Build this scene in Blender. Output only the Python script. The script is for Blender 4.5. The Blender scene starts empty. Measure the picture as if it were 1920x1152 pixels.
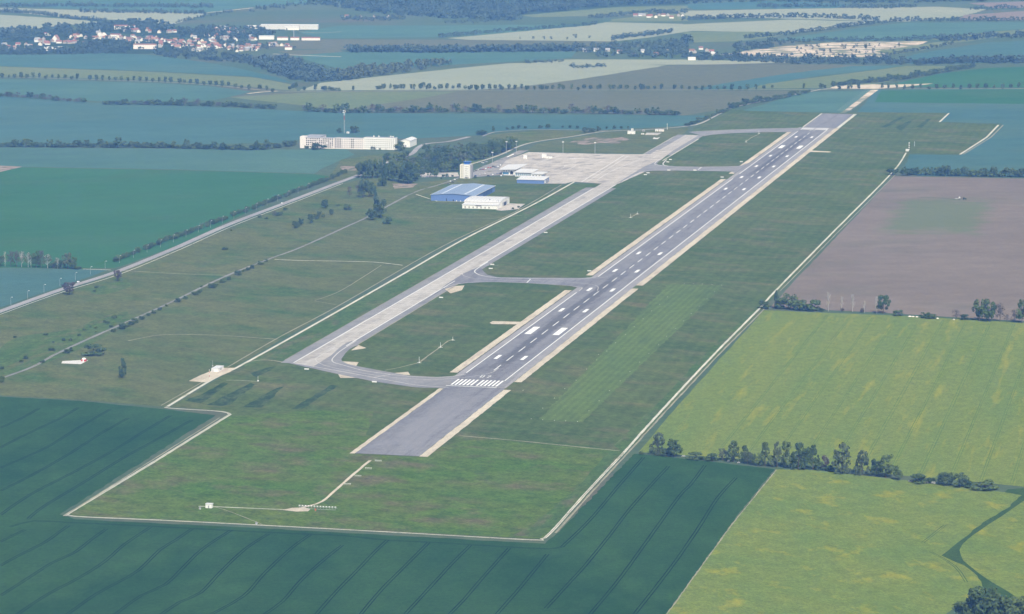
import bpy, bmesh, math, random
import numpy as np
from mathutils import Vector, Matrix
random.seed(7); RNG = np.random.default_rng(7)
SC = bpy.context.scene
COL = SC.collection
# ---------------------------------------------------------------- camera
F, PIT, YAW, ROL = 5881.36, 0.153216, -0.219461, 0.001248
CX, CY, CH = 641.80, -2712.16, 503.60
fw = Vector((math.sin(YAW)*math.cos(PIT), math.cos(YAW)*math.cos(PIT), -math.sin(PIT)))
rt0 = Vector((math.cos(YAW), -math.sin(YAW), 0.0)); up0 = rt0.cross(fw)
RT = math.cos(ROL)*rt0 + math.sin(ROL)*up0
UP = -math.sin(ROL)*rt0 + math.cos(ROL)*up0
cd = bpy.data.cameras.new('camera'); cam = bpy.data.objects.new('camera', cd); COL.objects.link(cam)
cd.sensor_width = 36.0; cd.lens = F/1920*36.0; cd.clip_start = 1.0; cd.clip_end = 120000
M = Matrix.Identity(4)
for i, v in enumerate((RT, UP, -fw)):
    for j in range(3): M[j][i] = v[j]
M.translation = (CX, CY, CH); cam.matrix_world = M
SC.camera = cam
# ---------------------------------------------------------------- sky, sun, exposure
SUN_AZ, SUN_EL = math.radians(152), math.radians(48)      # azimuth clockwise from +Y
sd = Vector((math.sin(SUN_AZ)*math.cos(SUN_EL), math.cos(SUN_AZ)*math.cos(SUN_EL), math.sin(SUN_EL)))
w = bpy.data.worlds.new('World'); SC.world = w; w.use_nodes = True
nt = w.node_tree; bg = nt.nodes['Background']
sky = nt.nodes.new('ShaderNodeTexSky'); sky.sky_type = 'NISHITA'; sky.sun_disc = False
sky.sun_elevation = SUN_EL; sky.sun_rotation = SUN_AZ
nt.links.new(sky.outputs[0], bg.inputs[0]); bg.inputs[1].default_value = 0.09
ld = bpy.data.lights.new('sun', 'SUN'); ld.energy = 4.5; ld.angle = math.radians(0.55); ld.color = (1.0, 0.955, 0.86)
lo = bpy.data.objects.new('sun', ld); COL.objects.link(lo)
lo.rotation_euler = (-sd).to_track_quat('-Z', 'Y').to_euler(); lo.location = (0, 0, 900)
vs = SC.view_settings; vs.view_transform = 'Standard'; vs.look = 'None'; vs.gamma = 1; vs.exposure = 0.24
try: vs.use_curve_mapping = False
except Exception: pass
cy = SC.cycles; cy.use_denoising = True; cy.max_bounces = 4; cy.diffuse_bounces = 2; cy.glossy_bounces = 2
cy.transmission_bounces = 2; cy.volume_bounces = 0; cy.transparent_max_bounces = 6
HAZE_DENSITY = 0.51e-4; HAZE_COLOR = (0.165, 0.41, 1.0)
# ---------------------------------------------------------------- helpers
def G(px, py, z=0.0):
    d = fw + ((px-960)/F)*RT - ((py-576)/F)*UP
    t = (z-CH)/d.z
    return (CX+d.x*t, CY+d.y*t)
G_for_mats = G
def dist(x, y, z=0.0): return math.sqrt((x-CX)**2+(y-CY)**2+(z-CH)**2)
def mpp(x, y): return dist(x, y)/F                       # metres per photo pixel there
def tag(o, label=None, cat=None, group=None, kind=None):
    if label: o['label'] = label
    if cat: o['category'] = cat
    if group: o['group'] = group
    if kind: o['kind'] = kind
    return o
def ordn(n):
    if 10 <= n % 100 <= 20: return '%dth' % n
    return '%d%s' % (n, {1: 'st', 2: 'nd', 3: 'rd'}.get(n % 10, 'th'))
def link(name, me, mats=None, parent=None):
    o = bpy.data.objects.new(name, me); COL.objects.link(o)
    if parent: o.parent = parent
    return o
def empty(name, loc, rz=0.0, sc=1.0):
    o = bpy.data.objects.new(name, None); COL.objects.link(o); o.empty_display_size = 1
    o.location = loc; o.rotation_euler = (0, 0, rz)
    o.scale = sc if isinstance(sc, tuple) else (sc, sc, sc)
    return o
def mesh(name, verts, faces, mats, midx=None, smooth=False):
    me = bpy.data.meshes.new(name); me.from_pydata([tuple(v) for v in verts], [], faces)
    for m in (mats if isinstance(mats, (list, tuple)) else [mats]): me.materials.append(m)
    if midx is not None: me.polygons.foreach_set('material_index', midx)
    if smooth: me.polygons.foreach_set('use_smooth', [True]*len(me.polygons))
    me.update(); return me
class MB:
    """collects boxes, prisms, tubes into one mesh"""
    def __init__(s): s.v = []; s.f = []; s.m = []
    def poly(s, pts, mi=0):
        b = len(s.v); s.v += [tuple(p) for p in pts]; s.f.append(tuple(range(b, b+len(pts)))); s.m.append(mi); return s
    def box(s, x0, x1, y0, y1, z0, z1, mi=0, top=None):
        b = len(s.v)
        s.v += [(x0,y0,z0),(x1,y0,z0),(x1,y1,z0),(x0,y1,z0),(x0,y0,z1),(x1,y0,z1),(x1,y1,z1),(x0,y1,z1)]
        for k, f in enumerate(((3,2,1,0),(4,5,6,7),(0,1,5,4),(1,2,6,5),(2,3,7,6),(3,0,4,7))):
            s.f.append(tuple(b+i for i in f)); s.m.append(top if (k == 1 and top is not None) else mi)
        return s
    def prism(s, prof, a, b2, axis='y', mi=0):
        """profile list of (u,z) extruded from a to b2 along axis"""
        n = len(prof); b = len(s.v)
        for t in (a, b2):
            for u, z in prof: s.v.append((u, t, z) if axis == 'y' else (t, u, z))
        s.f.append(tuple(range(b, b+n))); s.m.append(mi)
        s.f.append(tuple(range(b+2*n-1, b+n-1, -1))); s.m.append(mi)
        for i in range(n):
            j = (i+1) % n; s.f.append((b+i, b+n+i, b+n+j, b+j)); s.m.append(mi)
        return s
    def tube(s, p, q, r0, r1=None, n=6, mi=0):
        r1 = r0 if r1 is None else r1
        p, q = Vector(p), Vector(q); d = (q-p).normalized()
        a = d.orthogonal().normalized(); c = d.cross(a); b = len(s.v)
        for P, r in ((p, r0), (q, r1)):
            for i in range(n):
                t = 2*math.pi*i/n; s.v.append(tuple(P+a*(r*math.cos(t))+c*(r*math.sin(t))))
        for i in range(n):
            j = (i+1) % n; s.f.append((b+i, b+j, b+n+j, b+n+i)); s.m.append(mi)
        s.f.append(tuple(range(b+n-1, b-1, -1))); s.m.append(mi)
        s.f.append(tuple(range(b+n, b+2*n))); s.m.append(mi)
        return s
    def me(s, name, mats):
        me = mesh(name, s.v, s.f, mats, s.m)
        bm = bmesh.new(); bm.from_mesh(me); bmesh.ops.recalc_face_normals(bm, faces=bm.faces); bm.to_mesh(me); bm.free()
        return me
    def build(s, name, mats, parent=None): return link(name, s.me(name, mats), None, parent)
# ---------------------------------------------------------------- materials
MATS = {}
def plain(name, col, rough=0.8, var=0.0, scale=0.2, spec=0.2, metal=0.0, bump=0.0):
    if name in MATS: return MATS[name]
    m = bpy.data.materials.new(name); m.use_nodes = True; n = m.node_tree.nodes; l = m.node_tree.links
    b = n['Principled BSDF']; b.inputs['Roughness'].default_value = rough
    b.inputs['Specular IOR Level'].default_value = spec; b.inputs['Metallic'].default_value = metal
    tc = n.new('ShaderNodeTexCoord'); nz = n.new('ShaderNodeTexNoise'); nz.inputs['Scale'].default_value = scale
    nz.inputs['Detail'].default_value = 6; l.new(tc.outputs['Object'], nz.inputs['Vector'])
    mx = n.new('ShaderNodeMix'); mx.data_type = 'RGBA'
    v = max(var, 0.04)
    mx.inputs[6].default_value = tuple(c*(1-v) for c in col)+(1,)
    mx.inputs[7].default_value = tuple(min(1, c*(1+v)) for c in col)+(1,)
    l.new(nz.outputs['Fac'], mx.inputs[0]); l.new(mx.outputs[2], b.inputs['Base Color'])
    MATS[name] = m; return m
def field(name, c0, c1, big=180.0, stretch=3.0, ang=0.0, c2=None, c2_lo=0.58, c2_hi=0.72, c2_scale=60.0, fine=4.0, fine_amt=0.25, rows=0.0, row_amt=0.0, mid=16.0, mid_amt=0.10, patch=None, row_ang=None):
    """soil or crop colour: large soft patches, a second colour in spots, fine mottling; rows = spacing of drill or mowing lines in m"""
    m = bpy.data.materials.new(name); m.use_nodes = True; n = m.node_tree.nodes; l = m.node_tree.links
    b = n['Principled BSDF']; b.inputs['Roughness'].default_value = 1.0; b.inputs['Specular IOR Level'].default_value = 0.0
    tc = n.new('ShaderNodeTexCoord')
    def noise(sx, sy, det=4, rough=0.55, rot=ang):
        mp = n.new('ShaderNodeMapping'); mp.inputs['Rotation'].default_value = (0, 0, rot)
        mp2 = n.new('ShaderNodeMapping'); mp2.inputs['Scale'].default_value = (1/sx, 1/sy, 1)
        l.new(tc.outputs['Object'], mp.inputs['Vector']); l.new(mp.outputs[0], mp2.inputs['Vector'])
        z = n.new('ShaderNodeTexNoise'); z.inputs['Scale'].default_value = 1; z.inputs['Detail'].default_value = det
        z.inputs['Roughness'].default_value = rough; l.new(mp2.outputs[0], z.inputs['Vector']); return z, mp2
    def ramp(src, lo, hi):
        r = n.new('ShaderNodeMapRange'); r.inputs[1].default_value = lo; r.inputs[2].default_value = hi
        l.new(src, r.inputs[0]); return r.outputs[0]
    def mix(a, bb, f, mode='MIX'):
        x = n.new('ShaderNodeMix'); x.data_type = 'RGBA'; x.blend_type = mode
        for s, v in ((6, a), (7, bb)):
            if isinstance(v, tuple): x.inputs[s].default_value = v+(1,)
            else: l.new(v, x.inputs[s])
        if isinstance(f, float): x.inputs[0].default_value = f
        else: l.new(f, x.inputs[0])
        return x.outputs[2]
    z, _ = noise(big, big*stretch); col = mix(c0, c1, ramp(z.outputs['Fac'], 0.33, 0.67))
    if c2:
        z, _ = noise(c2_scale, c2_scale*stretch, 5, 0.6); col = mix(col, c2, ramp(z.outputs['Fac'], c2_lo, c2_hi))
    z, _ = noise(fine, fine*1.5, 5, 0.7)
    g = n.new('ShaderNodeMapRange'); g.inputs[1].default_value = 0.3; g.inputs[2].default_value = 0.7
    g.inputs[3].default_value = 1-fine_amt; g.inputs[4].default_value = 1+fine_amt; l.new(z.outputs['Fac'], g.inputs[0])
    vm = n.new('ShaderNodeVectorMath'); vm.operation = 'SCALE'; l.new(col, vm.inputs[0]); l.new(g.outputs[0], vm.inputs['Scale'])
    out = vm.outputs[0]
    z, _ = noise(mid, mid*1.6, 4, 0.6)
    g = n.new('ShaderNodeMapRange'); g.inputs[1].default_value = 0.3; g.inputs[2].default_value = 0.7
    g.inputs[3].default_value = 1-mid_amt; g.inputs[4].default_value = 1+mid_amt; l.new(z.outputs['Fac'], g.inputs[0])
    vm = n.new('ShaderNodeVectorMath'); vm.operation = 'SCALE'; l.new(out, vm.inputs[0]); l.new(g.outputs[0], vm.inputs['Scale']); out = vm.outputs[0]
    for (cx_, cy_, hx_, hy_, pc, amt) in (patch or ()):
        # an irregular area of another colour with ragged, gradual borders
        mp = n.new('ShaderNodeMapping'); mp.inputs['Location'].default_value = (-cx_/hx_, -cy_/hy_, 0); mp.inputs['Scale'].default_value = (1/hx_, 1/hy_, 0)
        l.new(tc.outputs['Object'], mp.inputs['Vector']); ab = n.new('ShaderNodeVectorMath'); ab.operation = 'ABSOLUTE'; l.new(mp.outputs[0], ab.inputs[0])
        sx_ = n.new('ShaderNodeSeparateXYZ'); l.new(ab.outputs[0], sx_.inputs[0]); mxn = n.new('ShaderNodeMath'); mxn.operation = 'MAXIMUM'
        l.new(sx_.outputs[0], mxn.inputs[0]); l.new(sx_.outputs[1], mxn.inputs[1]); z, _ = noise(max(6, hx_*.5), max(6, hx_*.9), 5, 0.65)
        sm = n.new('ShaderNodeMath'); sm.operation = 'MULTIPLY_ADD'; sm.inputs[1].default_value = 1.3; l.new(z.outputs['Fac'], sm.inputs[0]); l.new(mxn.outputs[0], sm.inputs[2])
        r_ = n.new('ShaderNodeMapRange'); r_.interpolation_type = 'SMOOTHSTEP'; r_.inputs[1].default_value = 1.85; r_.inputs[2].default_value = 1.30; r_.inputs[4].default_value = amt
        l.new(sm.outputs[0], r_.inputs[0]); out = mix(out, pc, r_.outputs[0])
    if rows > 0:
        mp = n.new('ShaderNodeMapping'); mp.inputs['Rotation'].default_value = (0, 0, ang if row_ang is None else row_ang); l.new(tc.outputs['Object'], mp.inputs['Vector'])
        wv = n.new('ShaderNodeTexWave'); wv.bands_direction = 'X'; wv.inputs['Scale'].default_value = 0.314/rows
        wv.inputs['Distortion'].default_value = 0.6; wv.inputs['Detail'].default_value = 3; l.new(mp.outputs[0], wv.inputs['Vector'])
        g2 = n.new('ShaderNodeMapRange'); g2.inputs[3].default_value = 1-row_amt; g2.inputs[4].default_value = 1+row_amt; l.new(wv.outputs['Fac'], g2.inputs[0])
        v2 = n.new('ShaderNodeVectorMath'); v2.operation = 'SCALE'; l.new(out, v2.inputs[0]); l.new(g2.outputs[0], v2.inputs['Scale']); out = v2.outputs[0]
    l.new(out, b.inputs['Base Color'])
    MATS[name] = m; return m
def leafmat(name, c0, c1):
    m = bpy.data.materials.new(name); m.use_nodes = True; n = m.node_tree.nodes; l = m.node_tree.links
    b = n['Principled BSDF']; b.inputs['Roughness'].default_value = 0.75; b.inputs['Specular IOR Level'].default_value = 0.15
    oi = n.new('ShaderNodeObjectInfo'); tc = n.new('ShaderNodeTexCoord'); nz = n.new('ShaderNodeTexNoise')
    nz.inputs['Scale'].default_value = 9; nz.inputs['Detail'].default_value = 3; l.new(tc.outputs['Object'], nz.inputs['Vector'])
    ad = n.new('ShaderNodeMath'); ad.operation = 'MULTIPLY_ADD'; ad.inputs[1].default_value = 0.6; l.new(oi.outputs['Random'], ad.inputs[0])
    ml = n.new('ShaderNodeMath'); ml.operation = 'MULTIPLY_ADD'; ml.inputs[1].default_value = 1.6; ml.inputs[2].default_value = -0.6
    l.new(nz.outputs['Fac'], ml.inputs[0]); l.new(ml.outputs[0], ad.inputs[2])
    mx = n.new('ShaderNodeMix'); mx.data_type = 'RGBA'; mx.inputs[6].default_value = c0+(1,); mx.inputs[7].default_value = c1+(1,)
    l.new(ad.outputs[0], mx.inputs[0]); l.new(mx.outputs[2], b.inputs['Base Color'])
    MATS[name] = m; return m
A = math.radians
TEAL0, TEAL1 = (0.019, 0.058, 0.014), (0.034, 0.082, 0.022)
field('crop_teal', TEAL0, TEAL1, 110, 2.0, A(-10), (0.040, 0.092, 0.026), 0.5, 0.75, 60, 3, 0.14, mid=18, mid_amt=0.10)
field('crop_blue_haze', (0.052, 0.116, 0.104), (0.066, 0.138, 0.120), 260, 2, A(60), (0.078, 0.136, 0.098), 0.46, 0.74, 200, 6, 0.10, mid=45, mid_amt=0.08)  # bluish wheat, with the blue of distance haze mixed into its colour
field('crop_pale_haze', (0.066, 0.138, 0.100), (0.086, 0.158, 0.112), 240, 2.5, A(65), (0.060, 0.124, 0.100), 0.46, 0.72, 180, 6, 0.10, mid=45, mid_amt=0.08)  # paler far crop, lightened and blued in its colour like distance haze
field('crop_green', (0.034, 0.112, 0.042), (0.046, 0.130, 0.050), 300, 2, A(50), (0.050, 0.118, 0.048), 0.5, 0.72, 120, 5, 0.08, mid=30, mid_amt=0.06)
field('rape', (0.130, 0.184, 0.038), (0.168, 0.203, 0.040), 45, 10, 0, (0.33, 0.295, 0.024), 0.55, 0.90, 13, 2.5, 0.2, mid=8, mid_amt=0.12)
field('rape_low', (0.124, 0.180, 0.038), (0.160, 0.198, 0.038), 45, 1.6, A(-25), (0.38, 0.325, 0.018), 0.56, 0.88, 26, 2.2, 0.24, mid=9, mid_amt=0.14)
_p = [G_for_mats(a, b) for a, b in ((1690,373),(1865,375),(1845,436),(1640,440))]
field('plough', (0.172, 0.140, 0.112), (0.200, 0.164, 0.132), 150, 2.2, A(75), (0.150, 0.136, 0.098), 0.52, 0.74, 110, 3, 0.12, 7, 0.04, mid=25, mid_amt=0.09, patch=[(sum(q[0] for q in _p)/4, sum(q[1] for q in _p)/4, (_p[1][0]+_p[2][0]-_p[0][0]-_p[3][0])/4*0.95, (_p[0][1]+_p[1][1]-_p[2][1]-_p[3][1])/4*1.0, (0.112, 0.155, 0.070), 0.7)])
field('sage', (0.250, 0.280, 0.200), (0.280, 0.300, 0.215), 300, 2, 0.9, fine=8, fine_amt=0.07, mid=60, mid_amt=0.05)
field('olive', (0.125, 0.165, 0.070), (0.150, 0.180, 0.085), 300, 2, 0.9, fine=8, fine_amt=0.10)
field('brownish', (0.105, 0.120, 0.068), (0.125, 0.130, 0.075), 400, 2, 0.9, fine=8, fine_amt=0.10)
field('purplish', (0.20, 0.16, 0.13), (0.22, 0.18, 0.15), 300, 2, 0.9, fine=8, fine_amt=0.08)
field('base_land', (0.060, 0.105, 0.055), (0.090, 0.120, 0.065), 400, 2, 0.9, (0.11, 0.11, 0.07), 0.55, 0.7, 300, 8, 0.15)
field('grass', (0.062, 0.098, 0.022), (0.092, 0.120, 0.032), 120, 2.2, A(-70), (0.132, 0.126, 0.055), 0.50, 0.72, 40, 3.0, 0.30, 13, 0.05, mid=14, mid_amt=0.18, row_ang=0)
field('grass_near', (0.066, 0.124, 0.014), (0.096, 0.132, 0.024), 60, 1.4, A(-75), (0.124, 0.112, 0.052), 0.50, 0.70, 34, 2.2, 0.40, mid=10, mid_amt=0.26)
field('grass_mown', (0.096, 0.146, 0.034), (0.114, 0.158, 0.040), 50, 5, 0, (0.084, 0.124, 0.034), 0.48, 0.7, 22, 3, 0.16, 6.5, 0.08, mid=12, mid_amt=0.12)
field('grass_fresh', (0.062, 0.112, 0.024), (0.088, 0.125, 0.034), 40, 3, 0, (0.115, 0.118, 0.055), 0.52, 0.68, 18, 3, 0.30, mid=9, mid_amt=0.22)
field('grass_west', (0.090, 0.112, 0.034), (0.118, 0.128, 0.044), 100, 1.8, A(-60), (0.062, 0.108, 0.026), 0.50, 0.68, 55, 3.2, 0.28, mid=15, mid_amt=0.17)
field('grass_dark', (0.030, 0.058, 0.018), (0.044, 0.074, 0.024), 30, 2, 0, (0.066, 0.092, 0.032), 0.46, 0.60, 11, 3, 0.38, mid=7, mid_amt=0.25)
field('grass_path', (0.036, 0.074, 0.020), (0.050, 0.090, 0.026), 20, 2, 0, fine=2, fine_amt=0.25)
field('asphalt', (0.185, 0.184, 0.198), (0.228, 0.226, 0.236), 22, 20, 0, (0.150, 0.148, 0.160), 0.53, 0.70, 8, 2.5, 0.14, mid=12, mid_amt=0.12, patch=[(0, 420, 8, 330, (0.105, 0.104, 0.112), 0.75), (0, 2080, 8, 320, (0.105, 0.104, 0.112), 0.75), (6, -160, 16, 120, (0.25, 0.246, 0.26), 0.6)])
field('asphalt_old', (0.225, 0.222, 0.225), (0.262, 0.258, 0.258), 20, 3, 0.6, (0.20, 0.20, 0.205), 0.52, 0.7, 16, 2.5, 0.12)
field('shoulder', (0.27, 0.265, 0.27), (0.31, 0.30, 0.30), 16, 8, 0, fine=3, fine_amt=0.10)
field('concrete', (0.40, 0.375, 0.345), (0.46, 0.435, 0.40), 40, 4, 0, (0.33, 0.31, 0.285), 0.50, 0.68, 15, 4, 0.14, 15, 0.04, mid=9, mid_amt=0.10, row_ang=A(90))
field('apron', (0.41, 0.38, 0.345), (0.48, 0.445, 0.405), 50, 1.5, 0.3, (0.29, 0.27, 0.25), 0.50, 0.66, 18, 5, 0.14, 15, 0.035, mid=14, mid_amt=0.12, row_ang=A(90))
field('gravel', (0.47, 0.41, 0.315), (0.58, 0.52, 0.41), 12, 6, 0, (0.40, 0.33, 0.27), 0.55, 0.7, 8, 2, 0.16)
field('track', (0.48, 0.475, 0.40), (0.60, 0.59, 0.50), 14, 3, 0, (0.30, 0.31, 0.20), 0.56, 0.70, 7, 2, 0.18)
field('track_dull', (0.24, 0.24, 0.165), (0.32, 0.30, 0.21), 10, 3, 0, fine=2, fine_amt=0.22)
field('road', (0.27, 0.26, 0.265), (0.33, 0.32, 0.32), 14, 6, 0, fine=3, fine_amt=0.10)
field('boundary_surface', (0.36, 0.345, 0.31), (0.44, 0.42, 0.37), 20, 4, 0, fine=3, fine_amt=0.14)
field('rape_rut', (0.085, 0.150, 0.030), (0.110, 0.165, 0.034), 10, 3, 0, fine=2, fine_amt=0.3)
field('old_road_surface', (0.19, 0.19, 0.175), (0.25, 0.245, 0.225), 14, 3, 0, (0.10, 0.115, 0.055), 0.54, 0.68, 12, 2.5, 0.2)
field('rut', (0.006, 0.018, 0.008), (0.010, 0.026, 0.012), 12, 3, 0, fine=2, fine_amt=0.3)
field('sand', (0.50, 0.41, 0.32), (0.60, 0.52, 0.42), 45, 2, 1.2, (0.16, 0.18, 0.11), 0.46, 0.58, 34, 10, 0.25, mid=25, mid_amt=0.2)
field('bare_soil', (0.25, 0.20, 0.165), (0.31, 0.25, 0.21), 20, 2, 0.4, (0.12, 0.125, 0.062), 0.46, 0.60, 16, 3, 0.25, mid=10, mid_amt=0.15)
field('parking', (0.22, 0.215, 0.21), (0.30, 0.285, 0.27), 25, 1.5, 0.2, (0.12, 0.13, 0.08), 0.55, 0.68, 18, 3, 0.15)
field('forest_floor', (0.030, 0.055, 0.030), (0.045, 0.072, 0.036), 30, 1.5, 0.2, fine=5, fine_amt=0.3)
PAINT = plain('white_paint', (0.80, 0.80, 0.78), 0.7, 0.05, 0.3)
PAINT_T = plain('thin_white_paint', (0.62, 0.60, 0.57), 0.7, 0.08, 0.3)
WHITE = plain('white_wall', (0.78, 0.77, 0.74), 0.7, 0.05, 0.15)
PINKW = plain('pinkish_render', (0.76, 0.70, 0.67), 0.85, 0.08, 0.2)
CREAM = plain('cream_render', (0.72, 0.69, 0.60), 0.8, 0.06, 0.2)
BLUEW = plain('blue_sheet_metal', (0.115, 0.19, 0.42), 0.45, 0.06, 0.1, 0.4)
BLUER = plain('pale_blue_sheet_roof', (0.235, 0.30, 0.42), 0.45, 0.07, 0.08, 0.4)
BLUEC = plain('blue_cab', (0.03, 0.12, 0.42), 0.35, 0.05, 0.3, 0.5)
GLASS = plain('dark_glass', (0.03, 0.04, 0.055), 0.1, 0.1, 0.5, 0.6)
HOLE = plain('dark_opening', (0.025, 0.025, 0.03), 0.9, 0.1, 0.5, 0.1)
PANE_G = plain('grey_pane', (0.30, 0.30, 0.33), 0.3, 0.1, 0.5, 0.5)
ROOFW = plain('white_roof_sheet', (0.62, 0.62, 0.62), 0.6, 0.06, 0.1)
ROOFG = plain('grey_roof_felt', (0.30, 0.31, 0.34), 0.8, 0.10, 0.1)
SKYL = plain('skylight_sheet', (0.72, 0.74, 0.76), 0.3, 0.04, 0.2)
METAL = plain('galvanised_steel', (0.42, 0.43, 0.44), 0.5, 0.05, 0.4, 0.4)
LAMPW = plain('lamp_housing', (0.80, 0.80, 0.80), 0.5, 0.04, 0.5)
RED = plain('red_paint', (0.42, 0.045, 0.04), 0.5, 0.05, 0.4)
REDTILE = plain('red_roof_tile', (0.25, 0.115, 0.09), 0.85, 0.15, 0.05)
BRNTILE = plain('brown_roof_tile', (0.22, 0.13, 0.105), 0.85, 0.15, 0.05)
ORGTILE = plain('orange_roof_tile', (0.30, 0.17, 0.125), 0.85, 0.12, 0.05)
TYRE = plain('tyre_rubber', (0.02, 0.02, 0.02), 0.9)
BARK = plain('bark', (0.10, 0.085, 0.07), 0.95, 0.2, 2)
PALEBARK = plain('pale_bark', (0.46, 0.43, 0.40), 0.9, 0.15, 2)
LEAF = leafmat('leaf', (0.038, 0.076, 0.020), (0.125, 0.170, 0.052))
LEAFD = leafmat('leaf_dark', (0.028, 0.060, 0.020), (0.088, 0.125, 0.044))
LEAF_HAZE = leafmat('leaf_far_haze', (0.044, 0.074, 0.058), (0.080, 0.114, 0.080))  # far foliage: base colour made bluer and lighter to stand in for haze
LEAFP = leafmat('leaf_pale', (0.070, 0.100, 0.045), (0.120, 0.140, 0.075))
LEAFR = leafmat('leaf_copper', (0.075, 0.058, 0.050), (0.105, 0.085, 0.070))
BLOSSOM = leafmat('blossom', (0.45, 0.46, 0.42), (0.70, 0.70, 0.66))
# ---------------------------------------------------------------- ground sheets
ZF, ZG, ZP, ZT, ZR, ZC, ZA, ZM = 0.06, 0.12, 0.17, 0.22, 0.27, 0.32, 0.37, 0.42
def smooth_line(pts, step=None, closed=False):
    """Catmull-Rom through points"""
    n = len(pts); out = []
    for i in range(n if closed else n-1):
        p0 = pts[(i-1) % n] if (closed or i > 0) else pts[i]
        p1 = pts[i]; p2 = pts[(i+1) % n]
        p3 = pts[(i+2) % n] if (closed or i+2 < n) else pts[i+1]
        k = max(2, int(math.dist(p1, p2)/(step or 12.0))); k = min(k, 60)
        for j in range(k):
            t = j/k
            out.append(tuple(0.5*((2*p1[a]) + (p2[a]-p0[a])*t + (2*p0[a]-5*p1[a]+4*p2[a]-p3[a])*t*t + (3*p1[a]-p0[a]-3*p2[a]+p3[a])*t**3) for a in (0, 1)))
    if not closed: out.append(tuple(pts[-1]))
    return out
def densify(pts, step, jit):
    out = []; n = len(pts); step = step or 25
    for i in range(n):
        p, q = pts[i], pts[(i+1) % n]; k = max(1, min(160, int(math.dist(p, q)/step)))
        for j in range(k):
            t = j/k; x, y = p[0]+(q[0]-p[0])*t, p[1]+(q[1]-p[1])*t
            if j: x += random.uniform(-jit, jit); y += random.uniform(-jit, jit)
            out.append((x, y))
    return out
ZCOUNT = {}
def zlift(z):
    """no two overlapping sheets on the same plane: a few millimetres between neighbours of one layer"""
    k = round(z, 3); ZCOUNT[k] = ZCOUNT.get(k, -1)+1; return z+0.003*(ZCOUNT[k] % 7)
def sheet(name, px, z, mat, metric=False, jit=0.0, step=25, parent=None, kind='structure', label=None, curve=False):
    pts = [tuple(p) for p in px] if metric else [G(*p) for p in px]
    z = zlift(z)
    if curve: pts = smooth_line(pts, 6, True)
    if jit: pts = densify(pts, step, jit)
    ar = sum(pts[i][0]*pts[(i+1) % len(pts)][1]-pts[(i+1) % len(pts)][0]*pts[i][1] for i in range(len(pts)))
    if ar < 0: pts = pts[::-1]
    me = mesh(name, [(x, y, z) for x, y in pts], [tuple(range(len(pts)))], MATS[mat] if isinstance(mat, str) else mat)
    o = link(name, me, None, parent)
    if not parent: tag(o, label, None, None, kind)
    return o
def ribbon(name, px, width, z, mat, metric=False, smooth=True, parent=None, kind='structure', step=12, wob=0.0):
    pts = [tuple(p) for p in px] if metric else [G(*p) for p in px]
    z = zlift(z)
    if smooth and len(pts) > 2: pts = smooth_line(pts, step)
    elif wob: 
        o2 = []
        for i in range(len(pts)-1):
            k = max(1, int(math.dist(pts[i], pts[i+1])/step))
            for j in range(k): o2.append(tuple(pts[i][a]+(pts[i+1][a]-pts[i][a])*j/k for a in (0, 1)))
        pts = o2+[pts[-1]]
    n = len(pts); V = []; Fc = []
    for i in range(n):
        a, b = pts[max(0, i-1)], pts[min(n-1, i+1)]
        d = math.dist(a, b) or 1; nx, ny = -(b[1]-a[1])/d, (b[0]-a[0])/d
        ww = width[0]+(width[1]-width[0])*i/(n-1) if isinstance(width, tuple) else width
        l = ww/2+random.uniform(-wob, wob); r = ww/2+random.uniform(-wob, wob)
        V += [(pts[i][0]+nx*l, pts[i][1]+ny*l, z), (pts[i][0]-nx*r, pts[i][1]-ny*r, z)]
        if i: Fc.append((2*i-2, 2*i-1, 2*i+1, 2*i))
    o = link(name, mesh(name, V, Fc, MATS[mat] if isinstance(mat, str) else mat), None, parent)
    if not parent: tag(o, kind=kind)
    return o
R_ = 30000
sheet('ground', [(-R_, -R_), (R_, -R_), (R_, R_), (-R_, R_)], 0.0, 'base_land', True)
# --- haze: closed box of even air round everything
hb = MB().box(-R_-400, R_+400, -R_-400, R_+400, -1.0, 512.0); HZ = hb.build('haze', [])
hm = bpy.data.materials.new('haze_air'); hm.use_nodes = True; hn = hm.node_tree.nodes; hn.remove(hn['Principled BSDF'])
pv = hn.new('ShaderNodeVolumePrincipled'); pv.inputs['Color'].default_value = HAZE_COLOR+(1,); pv.inputs['Density'].default_value = HAZE_DENSITY
pv.inputs['Absorption Color'].default_value = (1, 1, 1, 1); pv.inputs['Anisotropy'].default_value = -0.4
hm.node_tree.links.new(pv.outputs[0], hn['Material Output'].inputs['Volume'])
HZ.data.materials.append(hm); tag(HZ, 'thin blue haze filling the air over the fields', 'haze', None, 'stuff')
# ================================================================ fields
J = 1.2
wheat = sheet('wheat_field', [(-60,742),(0,744),(150,752),(310,768),(404,779),(112,965),(140,974),(490,991),(1022,1020),(1052,993),(1190,851),(1300,862),(1452,880),(1370,985),(1240,1165),(1200,1260),(-60,1260)], ZF, 'crop_teal', jit=0.9, step=7)
rape_a = sheet('rapeseed_field', [(1433,582),(1700,593),(1965,608),(1965,918),(1860,907),(1700,893),(1500,869),(1197,848),(1245,791),(1342,682)], ZF, 'rape', jit=0.6)
rape_b = sheet('rapeseed_field', [(1457,880.5),(1520,881),(1600,890),(1700,901),(1830,915),(1916,929),(1888,954),(1857,971.5),(1832,989),(1807,1009.5),(1781,1030),(1765,1042),(1791,1054),(1807,1060),(1827,1075),(1840,1091),(1842,1101),(1836,1110),(1825,1120),(1800,1135),(1750,1165),(1720,1260),(1200,1260),(1240.5,1165),(1371,985)], ZF, 'rape_low', jit=0.7, step=8)
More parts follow.
